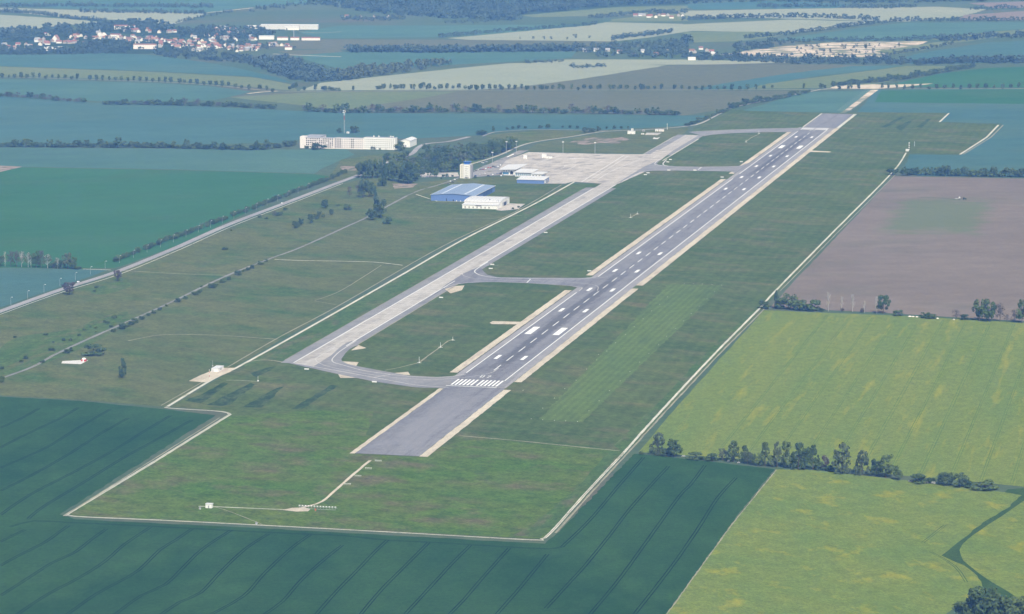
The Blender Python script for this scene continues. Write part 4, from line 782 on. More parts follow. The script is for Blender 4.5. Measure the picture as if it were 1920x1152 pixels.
mass('quarry_woods', 'bushy woodland in front of and around the sand quarry', area([(1280,104),(1360,104),(1480,109),(1660,110),(1720,118),(1690,122),(1500,121),(1400,117),(1280,112)], 300, 11)+area([(1370,84),(1440,82),(1500,80),(1440,92),(1380,98)], 60, 10)+band([(1440,79),(1560,77),(1700,75),(1780,72)], 4, 9)+area([(1480,88),(1690,82),(1690,104),(1480,106)], 60, 6), LEAF_HAZE, 8)
mass('east_hedges', 'dark hedges between the fields right of the quarry', band([(1715,121),(1800,118),(1930,117)], 2.2, 13, 1.5)+band([(1765,77),(1830,74),(1860,70),(1930,70)], 4, 14, 2)+band([(1655,106),(1730,94),(1790,82)], 4, 7, 1)+band([(1395,72),(1480,65),(1545,57),(1640,45),(1700,40),(1820,40),(1930,39)], 4.5, 10, .8)+band([(1280,38),(1400,34),(1520,33),(1650,38)], 4.5, 11, 1)+band([(1420,13),(1560,14),(1640,16),(1720,13)], 4, 10, 1.2)+band([(1820,18),(1930,16)], 5, 10), LEAF_HAZE, 9)
mass('hamlet_woods', 'trees round the hamlet in the far centre', area([(1075,86),(1150,84),(1290,78),(1290,110),(1130,108),(1080,98)], 230, 10)+band([(1148,76),(1180,70),(1262,62)], 2.6, 10, 1.5)+band([(985,119),(1060,116)], 5, 7)+band([(1070,128),(1140,126)], 4, 7), LEAF_HAZE, 10)
mass('middle_hedges', 'scattered hedges across the far middle fields', band([(825,71),(940,60),(1080,50),(1120,46)], 4, 9, .5)+band([(835,44),(900,42),(980,38)], 4, 8, 2)+band([(1105,34),(1180,28),(1240,24),(1290,26)], 3, 10, 2)+band([(640,36),(700,38),(760,36)], 3, 10, 2)+band([(1100,72),(955,75)], 20, 8), LEAF_HAZE, 11)
mass('north_hedges', 'hedge lines across the fields at the top left', band([(-5,23),(60,26),(130,35),(200,41)], 2.6, 10, .8)+band([(0,13),(100,12),(250,13),(400,14)], 3.2, 11, 1)+band([(150,23),(250,24),(385,26)], 3.4, 10, .8)+band([(330,44),(390,30),(440,22)], 5, 8, 1)+band([(500,60),(600,52)], 7, 8, 2)+band([(470,20),(640,2)], 5, 11, 3), LEAF_HAZE, 12)
mass('village_woods', 'dark trees behind and among the village houses', area([(-5,60),(60,54),(150,49),(250,42),(320,45),(330,60),(200,62),(60,78),(-5,80)], 330, 12)+area([(-5,92),(140,96),(160,82),(240,84),(245,101),(60,104),(-5,103)], 260, 11)+area([(330,56),(420,52),(490,56),(520,66),(460,76),(340,70)], 200, 11)+area([(100,70),(330,70),(480,80),(560,92),(460,99),(300,96),(140,90)], 300, 8), LEAF_HAZE, 13)
mass('left_bank_trees', 'single trees strewn on the far meadows', band([(545,167),(556,160)], 3, 8)+band([(1284,82),(1294,80)], 2.5, 17, .8), LEAF_HAZE, 14)
# ================================================================ buildings (metres)
def gable_profile(x0, x1, z0, z1, zr): return [(x0, z0), (x1, z0), (x1, z1), ((x0+x1)/2, zr), (x0, z1)]
def win_mesh(name, w_, h, mat, d=0.14): return MB().box(-w_/2, w_/2, -d, 0.02, -h/2, h/2).me(name, [mat])
def put(name, me, parent, x, y, z, rz=0.0):
    o = link(name, me, None, parent); o.location = (x, y, z); o.rotation_euler = (0, 0, rz); return o
# --- abandoned white block of flats
B = tag(empty('apartment_block', (0, 0, 0)), 'long abandoned white five-storey block with empty window holes beside a mast', 'building')
for nm, x0, x1, yf, h, mt in (('wall', -745, -691.5, 1988, 16.2, PINKW), ('wall', -691.4, -644.5, 1990, 16.8, PINKW), ('wall', -644.4, -594, 1992, 18.4, WHITE)):
    MB().box(x0, x1, yf, yf+13, 0, h).build(nm, [mt], B)
    MB().box(x0+0.4, x1-0.4, yf+0.4, yf+12.6, h+0.01, h+0.25).build('roof', [ROOFG], B)
MB().box(-746.5, -738.5, 1986.5, 2001.2, 0, 18.2).build('stair_tower', [PINKW], B)
MB().box(-745.2, -719, 2001.3, 2040, 0, 16.0).build('rear_wing', [PINKW], B); MB().box(-745.6, -718.6, 2001.6, 2040.4, 16.01, 16.5).build('roof', [ROOFG], B)
wd = win_mesh('window', 1.9, 1.9, HOLE); wg = win_mesh('window', 1.25, 1.3, plain('dull_pane', (0.13, 0.13, 0.15), 0.4, 0.2, 0.5, 0.4))
for r in range(5):
    z = 2.6+r*3.1
    for c in range(15): put('window', wd if (c*3+r) % 7 else wg, B, -736+c*3.0, 1988, z)
    for c in range(16): put('window', wd if c < 4 or (c in (9, 10)) else wg, B, -690+c*2.9, 1990, z+0.1)
    for c in range(16): put('window', wg, B, -642.6+c*3.05, 1992, z+0.6)
dm = MB().tube((0, 0, 0), (0, 0, 1.4), 0.12, 0.12, 6).tube((0, -0.2, 1.9), (0, 0.35, 1.9), 1.15, 0.25, 12).me('satellite_dish', [LAMPW])
for x, y in ((-629, 1995), (-621, 1995), (-602, 1996), (-598, 1995)): put('satellite_dish', dm, B, x, y, 18.6)
for x in (-606, -604): put('aerial', MB().tube((0, 0, 0), (0, 0, 5), 0.12, 0.06, 5).me('aerial', [METAL]), B, x, 1998, 18.6)
# --- white store beside it
B = tag(empty('store_building', (0, 0, 0)), 'plain white gabled store right of the abandoned block', 'building')
MB().prism(gable_profile(-596.5, -581.5, 0, 10.0, 12.5), 2036, 2078).build('wall', [WHITE], B)
MB().prism([(-597.2, 9.85), (-589, 12.62), (-580.8, 9.85), (-580.8, 10.1), (-589, 12.9), (-597.2, 10.1)], 2035.4, 2078.6).build('roof', [ROOFW], B)
put('window', win_mesh('window', 1.2, 1.2, HOLE), B, -592, 2036, 6.5); MB().box(-590.5, -587.5, 2035.9, 2036.02, 0, 3.6).build('door', [PANE_G], B)
# --- radio mast
B = tag(empty('radio_mast', (-743, 2232, 0)), 'tall lattice radio mast with red and white top and dishes', 'mast')
for part, z0, z1, mt in (('lower_lattice', 0, 22, METAL), ('red_section', 22, 29, RED), ('upper_section', 29, 35, LAMPW)):
    m = MB(); r = 0.9
    for k in range(3):
        a = k*2.094; m.tube((r*math.cos(a), r*math.sin(a), z0), (r*math.cos(a), r*math.sin(a), z1), 0.13, 0.13, 4)
        for q in range(int((z1-z0)/2)):
            b = a+2.094*(1 if q % 2 else -1); m.tube((r*math.cos(a), r*math.sin(a), z0+q*2), (r*math.cos(b), r*math.sin(b), z0+q*2+2), 0.08, 0.08, 3)
    m.build(part, [mt], B)
for k, (dx, z) in enumerate(((-1.6, 34), (1.8, 35.2), (-1.2, 37.0), (1.2, 37.4))): put('dish', MB().tube((0, -0.4, 0), (0, 0.3, 0), 0.85, 0.4, 12).me('dish', [LAMPW if k % 2 == 0 else CREAM]), B, dx, 0, z)
B = tag(empty('equipment_cabin', (-736, 2229, 0)), 'tiny white equipment cabin at the foot of the radio mast', 'cabin')
MB().box(-2, 2, -1.5, 1.5, 0, 3).build('wall', [WHITE], B); MB().box(-2.2, 2.2, -1.7, 1.7, 3.01, 3.2).build('roof', [ROOFG], B); MB().box(-.5, .5, -1.56, -1.51, 0, 2.1).build('door', [PANE_G], B)
# --- control tower
B = tag(empty('control_tower', (0, 0, 0)), 'white airport control tower with blue glazed cab on top', 'tower')
MB().box(-398.4, -389.6, 1632, 1646, 0, 20.2).build('tower_shaft', [WHITE], B); MB().box(-404.2, -398.45, 1633.5, 1645, 0, 19.6).build('stair_shaft', [CREAM], B)
MB().box(-389.55, -387.6, 1635, 1645.5, 0, 19.0).build('rear_shaft', [PANE_G], B)
MB().box(-401.5, -401.0, 1633.3, 1633.52, 1, 19).build('glass_strip', [GLASS], B)
MB().prism([(-397.6, 20.3), (-390.2, 20.3), (-389.2, 23.6), (-398.6, 23.6)], 1633, 1642).build('cab_glazing', [BLUEC], B)
MB().box(-399.2, -388.8, 1632.2, 1643, 23.62, 24.1).build('cab_roof', [BLUEC], B); MB().box(-398.8, -389.2, 1631.7, 1646.2, 20.21, 20.29).build('balcony', [LAMPW], B)
w3 = win_mesh('window', 0.95, 1.0, GLASS)
for r in range(6):
    for c in range(3):
        if r == 0: put('door' if c == 1 else 'window', win_mesh('window', 1.2, 2.6, GLASS), B, -396+c*2.0, 1632, 1.5)
        else: put('window', w3, B, -396+c*2.0, 1632, 1.8+r*3.05)
put('aerial', MB().tube((0, 0, 0), (0, 0, 3.2), 0.12, 0.05, 5).me('aerial', [METAL]), B, -394, 1638, 24.1); put('aerial', MB().tube((0, 0, 0), (0, 0, 2.4), 0.3, 0.1, 6).me('aerial', [LAMPW]), B, -396.4, 1636, 24.1)
# --- big blue hangar
B = tag(empty('aircraft_hangar', (0, 0, 0)), 'large blue metal hangar with pale roof and two rows of skylights', 'hangar')
MB().prism(gable_profile(-379, -319, 0, 8.0, 10.2), 1362, 1486).build('wall', [BLUEW], B)
HR = MB().prism([(-379.7, 7.9), (-349, 10.25), (-318.3, 7.9), (-318.3, 8.15), (-349, 10.55), (-379.7, 8.15)], 1361.2, 1486.8).build('roof', [BLUER], B)
MB().box(-380.0, -379.7, 1361.2, 1486.8, 7.75, 8.2).build('gutter', [LAMPW], B); MB().box(-318.3, -318.0, 1361.2, 1486.8, 7.75, 8.2).build('gutter', [LAMPW], B)
for q in range(25):
    yq = 1363.5+q*5.1; MB().prism([(-379.6, 8.16), (-349, 10.56), (-318.4, 8.16), (-318.4, 8.28), (-349, 10.70), (-379.6, 8.28)], yq, yq+0.35).build('roof_seam', [BLUER], HR)
for xr in (-365, -333.5):
    for q in range(11):
        zr = 10.55-abs(xr+349)/30.7*2.4; sk = MB().box(-1.2, 1.2, -3.2, 3.2, 0, 0.3).build('skylight', [SKYL], HR); sk.location = (xr, 1372+q*10.6, zr+0.02); sk.rotation_euler = (0, math.atan2(2.4, 30.7)*(1 if xr > -349 else -1), 0)
for x, w_, h, nm in ((-357.5, 1.0, 3.6, 'door'), (-348, 1.6, 2.4, 'door'), (-343.5, 1.2, 1.4, 'window'), (-338, 1.0, 1.2, 'window')): put(nm, win_mesh(nm, w_, h, HOLE if nm == 'door' else LAMPW), B, x, 1362, h/2+0.1)
SD = MB().box(-318.95, -318.8, 1415, 1470, 0.1, 6.6).build('sliding_door', [plain('navy_door', (0.05, 0.085, 0.20), 0.5, 0.05, 0.2)], B)
for q in range(6): put('door_rib', MB().box(0, 0.2, -0.2, 0.2, 0, 6.6).me('door_rib', [BLUEW]), SD, -318.78, 1417+q*10.3, 0.1)
# --- white workshop hangar in front
B = tag(empty('workshop_hangar', (0, 0, 0)), 'white workshop hangar with low front annexe before the blue hangar', 'hangar')
MB().box(-318, -270.5, 1288, 1304, 0, 5.2).build('annexe_wall', [WHITE], B); MB().prism([(1287.4, 5.0), (1304.0, 6.0), (1304.0, 6.3), (1287.4, 5.3)], -318.6, -270.0, 'x').build('annexe_roof', [ROOFW], B)
MB().prism([(1304.2, 0), (1360, 0), (1360, 7.4), (1354, 8.8), (1340, 9.5), (1324, 9.5), (1310, 8.8), (1304.2, 7.4)], -319, -270, 'x').build('hall_wall', [WHITE], B)
WR = MB().prism([(1303.6, 7.35), (1310, 8.85), (1324, 9.55), (1340, 9.55), (1354, 8.85), (1360.6, 7.35), (1360.6, 7.6), (1354, 9.1), (1340, 9.8), (1324, 9.8), (1310, 9.1), (1303.6, 7.6)], -319.5, -269.5, 'x').build('hall_roof', [ROOFW], B)
for q in range(10):
    xq = -317+q*5.1; MB().prism([(1303.7, 7.62), (1310, 9.12), (1324, 9.82), (1340, 9.82), (1354, 9.12), (1360.5, 7.62), (1360.5, 7.74), (1354, 9.24), (1340, 9.94), (1324, 9.94), (1310, 9.24), (1303.7, 7.74)], xq, xq+.3, 'x').build('roof_seam', [PANE_G], WR)
for q in range(7): put('window', win_mesh('window', 1.1, 2.4, HOLE), B, -314+q*5.4, 1288, 1.9)
put('sign_board', win_mesh('sign_board', 8.0, 1.1, plain('dark_sign', (0.10, 0.10, 0.14), 0.6, 0.3, 1.5)), B, -296, 1288, 4.1)
MB().box(-270.02, -269.85, 1318, 1345, 0.1, 5.6).build('hall_door', [PANE_G], B); MB().box(-269.84, -269.8, 1326, 1337, 0.1, 4.8).build('door_opening', [HOLE], B)
put('roof_vent', MB().box(-.6, .6, -.6, .6, 0, 2.0).me('roof_vent', [PANE_G]), WR, -286, 1312, 9.0); put('roof_vent', MB().box(-.5, .5, -.5, .5, 0, 1.6).me('roof_vent', [PANE_G]), WR, -273, 1307, 8.0)
# --- terminal buildings
B = tag(empty('terminal_hall', (0, 0, 0)), 'white terminal hall with wide tilted roof and blue glass entrance', 'building')
MB().box(-356, -337, 1694, 1738, 0, 7.0).build('wall', [WHITE], B)
m = MB(); Q = [(-360, 1690, 7.2), (-334, 1690, 8.2), (-330, 1752, 9.6), (-360, 1752, 8.0)]; m.poly([(x, y, z) for x, y, z in Q]); m.poly([(x, y, z+0.5) for x, y, z in Q])
for i in range(4): a, b = Q[i], Q[(i+1) % 4]; m.poly([a, b, (b[0], b[1], b[2]+.5), (a[0], a[1], a[2]+.5)])
m.build('tilted_roof', [ROOFW], B)
MB().box(-355, -346, 1693.6, 1693.98, 0.2, 3.6).build('glass_front', [plain('blue_glass', (0.06, 0.16, 0.26), 0.15, 0.1, 0.6, 0.6)], B)
for q in range(4): put('window', win_mesh('window', 1.3, 1.3, GLASS), B, -353+q*3.6, 1694, 5.4)
MB().box(-344, -339.5, 1693.7, 1693.98, 0.1, 4.8).build('doorway', [HOLE], B); MB().box(-352, -332, 1684, 1692, 0.3, 0.7).build('forecourt_step', [ROOFW], B)
B = tag(empty('terminal_wing', (0, 0, 0)), 'low white terminal wing with a row of dark windows', 'building')
MB().box(-333, -308, 1676, 1714, 0, 5.6).build('wall', [WHITE], B); MB().prism([(1674.8, 5.5), (1715.2, 6.6), (1715.2, 7.0), (1674.8, 5.9)], -334.5, -306.5, 'x').build('roof', [ROOFW], B)
for q in range(8): put('window', win_mesh('window', 1.7, 3.0, plain('blue_glass', (0.06, 0.16, 0.26))), B, -331+q*2.9, 1676, 2.6)
MB().box(-332.6, -308.4, 1675.84, 1675.98, 4.4, 5.0).build('window_band', [GLASS], B)
B = tag(empty('terminal_annexe', (0, 0, 0)), 'small white annexe with dark openings at the apron edge of the terminal', 'building')
MB().box(-307.6, -293, 1670, 1700, 0, 4.6).build('wall', [WHITE], B); MB().box(-308.2, -290, 1669.2, 1701, 4.61, 5.0).build('roof', [ROOFW], B)
for q in range(3): put('opening', win_mesh('opening', 2.4, 2.6, HOLE), B, -304.5+q*4.4, 1670, 1.7)
B = tag(empty('equipment_hall', (0, 0, 0)), 'low blue hall with white roof at the near corner of the terminal', 'hall')
MB().box(-311, -272.5, 1590, 1626, 0, 5.4).build('wall', [BLUEW], B); MB().prism([(1589.2, 5.3), (1626.8, 6.6), (1626.8, 6.95), (1589.2, 5.65)], -311.8, -271.6, 'x').build('roof', [ROOFW], B)
MB().box(-272.48, -272.3, 1596, 1604, 0.1, 4.2).build('door', [LAMPW], B); MB().box(-272.48, -272.3, 1608, 1620, 0.1, 4.2).build('door', [PANE_G], B)
# --- light masts round the apron
mm = MB().tube((0, 0, 0), (0, 0, 18), 0.28, 0.16, 6).me('pole', [METAL]); mh = MB().box(-1.4, 1.4, -0.4, 0.4, 17.6, 18.6).me('lamp_head', [LAMPW])
for i, (x, y) in enumerate(((-414, 1981), (-400.5, 1990), (-400, 1823), (-328.7, 1998), (-279, 2000.5))):
    o = empty('light_mast', (x, y, 0)); link('pole', mm, None, o); link('lamp_head', mh, None, o)
    tag(o, 'tall floodlight mast at the apron edge, %s from the left' % ordn(sorted((-414, -400.5, -400, -328.7, -279)).index(x)+1), 'light mast', 'floodlight masts of the apron')
# --- sheds at the far apron corner
def hut(name, x, y, w_, d, h, label, wall=WHITE, roof=ROOFW, cat='shed'):
    B = tag(empty(name, (x, y, 0)), label, cat)
    MB().box(-w_/2, w_/2, -d/2, d/2, 0, h).build('wall', [wall], B); MB().box(-w_/2-.25, w_/2+.25, -d/2-.25, d/2+.25, h+.01, h+.28).build('roof', [roof], B)
    MB().box(-.5, .5, -d/2-.06, -d/2-.01, 0.05, 2.1).build('door', [PANE_G], B); return B
for px, py, w_, d, h, lb, wm in ((1184,251.5,12,6,4.6,'white bus-sized shed at the far apron corner',WHITE),(1185.5,245.5,3.4,3,3.4,'tiny white cube hut behind the bus-sized shed',WHITE),(1205,252.5,4.5,4,1.8,'low white tank box beside the concrete square',WHITE),(1231.2,246.8,4.4,4,3.6,'small white hut beside the pinkish shed',WHITE),(1240,246.8,8.5,4.5,3.4,'pinkish white shed below the thin white mast',PINKW),(1206.5,246.8,3.6,3,2.6,'pale grey hut between the white sheds',PANE_G)):
    x, y = G(px, py); hut('storage_shed', x, y, w_, d, h, lb, wm)
sheet('concrete_pad', [(1209,253.5),(1212,249.5),(1241,249.5),(1233,254)], ZT, 'concrete'); sheet('concrete_pad', [(1224,261),(1226,257.8),(1229,259),(1233,259),(1238,257.5),(1233,261.5)], ZT, PAINT_T)
x, y = G(1251, 243.5); B = tag(empty('beacon_mast', (x, y, 0)), 'thin white mast beside the pinkish shed', 'mast'); MB().tube((0, 0, 0), (0, 0, 9), 0.35, 0.22, 6).build('pole', [LAMPW], B); MB().box(-.6, .6, -.4, .4, 9, 9.8).build('head', [LAMPW], B)
# --- apron equipment
x, y = G(985, 298.3); hut('generator_box', x, y, 5.0, 4, 6.0, 'tall white box standing on the rear apron', WHITE, ROOFW, 'box')
x, y = G(1020, 297); hut('service_cabin', x+8, y, 9.0, 5, 3.0, 'low white cabin on the rear apron', WHITE, ROOFW, 'cabin'); hut('service_cabin', x, y+2, 6.0, 5, 6.4, 'taller white cabin on the rear apron', WHITE, ROOFW, 'cabin')
x, y = G(957, 296); B = tag(empty('boarding_stairs', (x, y, ZC), 0.3), 'white mobile boarding stairs on the left of the apron', 'stairs')
MB().prism([(-5, 0.8), (-4.2, 0.8), (5, 4.6), (5, 5.4), (4.2, 5.4), (-5, 1.4)], -0.9, 0.9).build('stair_flight', [LAMPW], B); MB().box(-4.5, 4.5, -1, 1, 0.4, 0.8).build('chassis', [METAL], B)
for sx in (-3, 3):
    for sy in (-1.05, 1.05): put('wheel', MB().tube((0, -.12, 0), (0, .12, 0), .4, .4, 10).me('wheel', [TYRE]), B, sx, sy, .4)
# ================================================================ navigation aids
sheet('gravel_pad', [(354,715.3),(372,706),(395,696.5),(418,690.5),(443,690.5),(432,698),(410,707),(386,717.8)], ZT+0.02, 'gravel', jit=0.4, step=6)
B = tag(empty('equipment_shelter', (-250.3, 31, 0)), 'white flat-roofed shelter on the gravel pad by the service road', 'shelter')
MB().box(-3.4, 3.4, -8, 8, 0.2, 3.2).build('wall', [WHITE], B); MB().box(-3.7, 3.7, -8.3, 8.3, 3.21, 3.45).build('roof', [ROOFW], B); MB().box(-2.4, -1.4, -8.06, -8.01, .25, 2.3).build('door', [PANE_G], B); MB().box(3.41, 3.46, -2, 1, 1.2, 2.2).build('window', [GLASS], B)
def mast(name, x, y, h, label, mats=(LAMPW, RED), n=5, r=0.16, base=None):
    B = tag(empty(name, (x, y, 0)), label, 'mast')
    for i in range(n): put('mast_section', MB().tube((0, 0, 0), (0, 0, h/n), r, r, 6).me('mast_section', [mats[i % len(mats)]]), B, 0, 0, i*h/n)
    if base: MB().box(-base, base, -base, base, 0, base*1.6).build('base_cabinet', [LAMPW], B)
    return B
mast('antenna_mast', -244.1, -12.6, 9.0, 'slim red and white mast on the gravel pad', r=0.2)
mast('antenna_mast', -197, -14.6, 4.8, 'short white mast with cabinet in the dark grass patch', (LAMPW,), 2, 0.1, 0.6)
mast('antenna_mast', -262.1, 52.6, 5.5, 'thin dark mast behind the white flat-roofed shelter', (METAL,), 3, 0.1, 0.4)
ribbon('grass_track', [(424,713.5),(450,714),(484,716)], 0.8, ZT, 'track', wob=0.1)
mast('glide_path_mast', 187, 2158, 13.5, 'black and white banded mast at the perimeter track end', (HOLE, LAMPW), 8, 0.85)
hut('mast_cabin', 184.5, 2155, 4.4, 3.6, 3.2, 'small white cabin at the foot of the banded mast', WHITE, ROOFW, 'cabin')
mast('antenna_mast', 188, 2238, 7.0, 'thin pale mast behind the banded mast', (LAMPW, METAL), 3, 0.25)
x, y = G(392.5, 952.6); hut('localizer_cabin', x, y, 4.8, 3.4, 3.1, 'small white cabin alone in the near rough grass', WHITE, ROOFW, 'cabin')
x, y = G(375, 956); hut('marker_box', x, y, 0.9, 0.9, 1.0, 'tiny white box left of the small white cabin', WHITE, ROOFW, 'box')
x, y = G(481, 984); hut('marker_box', x, y, 0.8, 0.8, 1.0, 'tiny white box beside the perimeter track', WHITE, ROOFW, 'box')
B = tag(empty('localizer_antenna', (0, 0, 0)), 'row of white antenna panels on a frame beyond the overrun', 'antenna')
MB().box(-10, 20, -519.2, -519.0, 1.0, 1.15).build('frame_rail', [METAL], B); MB().box(-10, 20.5, -525.2, -525.0, 0.9, 1.05).build('frame_rail', [METAL], B)
for i in range(13):
    px_ = -9+i*2.3; put('antenna_panel', MB().box(-.6, .6, -.25, .25, 1.6, 2.05).me('antenna_panel', [LAMPW]), B, px_, -519.1, 0); put('post', MB().box(-.06, .06, -.06, .06, 0, 1.6).me('post', [METAL]), B, px_, -519.1, 0)
x, y = G(591.5, 959.5); B = tag(empty('obstacle_sign', (x, y, 0)), 'small orange-red frame before the antenna panels', 'frame'); MB().box(-.5, .5, -.1, .1, .6, 2.2).build('panel', [plain('orange_paint', (0.6, 0.16, 0.06), 0.6)], B); MB().box(-.06, .06, -.06, .06, 0, .6).build('post', [METAL], B)
def light_bar(px, py, n, gap, label, group, h=1.0):
    x, y = G(px, py); B = tag(empty('approach_light_bar', (x, y, ZG)), label, 'light bar', group)
    for i in range(n):
        put('light', MB().tube((0, 0, 0), (0, 0, h), .09, .09, 5).tube((0, 0, h), (0, 0, h+.4), .26, .26, 6).me('light', [LAMPW]), B, (i-(n-1)/2)*gap, 0, 0)
for i, (a, b) in enumerate(((1545,384),(1652,300),(1760,222),(1860,144))): light_bar(370+a/5.486, 840+b/5.486, 6, 0.95, 'short row of small white approach lights, %s from the overrun' % ordn(4-i), 'approach light rows near the overrun')
ribbon('approach_strip', [(1580,212),(1592,205),(1612,190),(1640,169)], (9, 14), ZT, 'sand')
for i in range(12):
    t = i/11; light_bar(1584+t*(1634-1584), 208.5-t*(208.5-171), 8, 3.4, 'far approach light bar, %s from the runway end' % ordn(i+1), 'far approach light bars', 2.0)
# near-field monitor masts on the infield with their tracks
for pts in ([(722,695),(748,690),(778,682.5),(786,680.5)], [(786,680.5),(808,664),(826,651),(840,640),(850,637.5)], [(1398,266.5),(1410,258),(1424,252)], [(1165,407.5),(1182,408)], [(1182,408),(1196,401)]): ribbon('grass_track', pts, 1.6, ZT, 'track_dull', wob=0.3)
for i, (px, py, hh, lb) in enumerate(((786,681,6,'white monitor mast on the near infield beside the taxiway'),(826,652,5,'white monitor mast in the middle of the near infield'),(849,638.5,3.5,'short white post at the end of the infield track'),(1182.5,408.5,5,'white frame mast on the middle infield'),(1195,402,3.5,'short post right of the white frame mast'),(1423,251,5,'white mast on the far infield near the taxiway'),(1399,267,4,'white post on the far infield by the lower track end'))):
    x, y = G(px, py); B = mast('monitor_mast', x, y, hh, lb, (LAMPW,), 2, 0.16, 0.5); MB().box(-2.2, 2.2, -.15, .15, .15, .35).build('ground_frame', [LAMPW], B)
# marker boards along the grass strip
mk = mesh('marker_board', *(lambda m: (m.v, m.f))(MB().prism([(-.25, 0), (.25, 0), (0, .3)], -.4, .4)), [LAMPW])
MK = [(1835,520),(1790,562),(1745,600),(1697,644),(1648,688),(1598,732),(1543,778),(1493,825),(1445,845),(1437,876),(1380,926),(1320,990),(1257,1037),(1198,1090),(1133,1146),(1880,700),(1830,743),(1785,790),(1730,838),(1678,887),(1623,940),(1568,993),(1508,1048),(1450,1105),(1022,1046)]
MKP = [(640+a/3, 384+b/3) for a, b in MK]+[(1280+a/3, 384+b/3) for a, b in ((110,447),(165,450),(220,454),(60,446),(10,445),(180,492),(137,531),(93,572),(48,615),(5,655))]+[(640+a/3, 768+b/3) for a, b in ((1068,55),(1133,60),(1198,63),(1262,66),(1328,70),(1392,10))]
for i, (a, b) in enumerate(sorted(MKP)):
    x, y = G(a, b); o = link('marker_board', mk); o.location = (x, y, ZG+.06); tag(o, 'white ridge marker bordering the grass landing strip, %s from the left' % ordn(i+1), 'marker', 'markers round the grass strip')
sg = MB().box(-2.2, 2.2, -.2, .2, .3, 1.3).me('sign_panel', [LAMPW]); sp = MB().box(-.08, .08, -.08, .08, 0, .3).me('post', [METAL])
SG = [(923,497.5),(920,505),(827,559.5),(1023,437.5),(1257,300.5),(1252,305),(1390,304.5),(1354,333.5),(1105,509.5),(1254,320.5),(1210,329),(1215,325.5),(702,718),(575,694),(1303,320.5)]
for i, (a, b) in enumerate(sorted(SG)):
    x, y = G(a, b); o = empty('taxiway_sign', (x, y, ZG)); link('sign_panel', sg, None, o); q = link('post', sp, None, o); q.location = (-1.6, 0, 0); q = link('post', sp, None, o); q.location = (1.6, 0, 0)
    tag(o, 'low white sign board beside the taxiways, %s from the left' % ordn(i+1), 'sign', 'sign boards along the taxiways')
# --- red and white hut on a white slab, left
sheet('concrete_pad', [(115,682),(151.7,683.6),(166,676),(158,675.5),(117,677.8)], ZT, PAINT_T)
x, y = G(157.5, 677.8); B = tag(empty('beacon_hut', (x, y, ZT)), 'red hut with white dome on the white slab by the old road', 'hut')
MB().box(-2.2, 2.2, -2, 2, 0, 1.8).build('wall', [RED], B); MB().tube((0, 0, 1.81), (0, 0, 2.4), 2.0, 1.9, 10).tube((0, 0, 2.4), (0, 0, 3.1), 1.9, 1.0, 10).build('dome', [LAMPW], B); MB().box(-.5, .5, -2.06, -2.01, 0, 1.6).build('door', [LAMPW], B)
# ================================================================ vehicles
CARP = {}
def car(x, y, rz, col, label, group=None, cat='car', k=1.0, z=ZC+0.06):
    if col not in CARP:
        cm = plain('car_'+col, {'white': (.78,.78,.78), 'silver': (.42,.43,.45), 'black': (.02,.02,.025), 'red': (.38,.03,.03), 'blue': (.04,.08,.25), 'grey': (.14,.15,.16)}[col], 0.3, 0.03, 0.5, 0.5)
        CARP[col] = (MB().prism([(-2.15,.35),(2.15,.35),(2.2,.75),(1.1,.9),(.55,1.42),(-1.35,1.45),(-1.95,.95),(-2.2,.85)], -.86, .86).me('body', [cm]),
                     MB().prism([(.95,.93),(.5,1.36),(-1.3,1.38),(-1.8,.96)], -.88, .88).me('window_band', [GLASS]), MB().tube((0, -.1, 0), (0, .1, 0), .32, .32, 10).me('wheel', [TYRE]))
    b, g, wh = CARP[col]; o = empty('parked_car' if group else 'car', (x, y, z), rz, k); link('body', b, None, o); link('window_band', g, None, o)
    for sx in (-1.35, 1.35):
        for sy in (-.8, .8): put('wheel', wh, o, sx, sy, .32)
    return tag(o, label, cat, group)
x, y = G(147, 530.3); car(x, y, math.pi/2-.02, 'white', 'white car driving on the main road at the left', z=ZR+.03)
x, y = G(529, 382.5); car(x, y, math.pi/2, 'white', 'white car on the main road beside the roadside trees', z=ZR+.03)
x, y = G(847, 354.7); car(x, y, 0.2, 'white', 'white van parked left of the blue hangar', cat='van', k=1.35, z=ZG+.05)
P = []
for i in range(26):
    if i < 12: P.append(G(888+i*4.6, 322.5-i*1.0+random.uniform(-1.4, 1.4)))
    elif i < 19: P.append(G(892+(i-12)*8, 331-(i % 3)*2.0))
    elif i < 23: P.append(G(841+(i-19)*4.0, 343+(i % 2)*3.2-(i-19)*1.6))
    else: P.append(G(905+(i-23)*3.4, 306.8-(i-23)*.9))
for i, (x, y) in enumerate(sorted(P)):
    car(x, y, random.choice([0.1, 1.6, 1.7, -.1]), random.choice(['white','white','silver','black','red','blue','grey']), 'parked car among those around the terminal, %s from the left' % ordn(i+1), 'cars parked around the terminal', z=ZC)
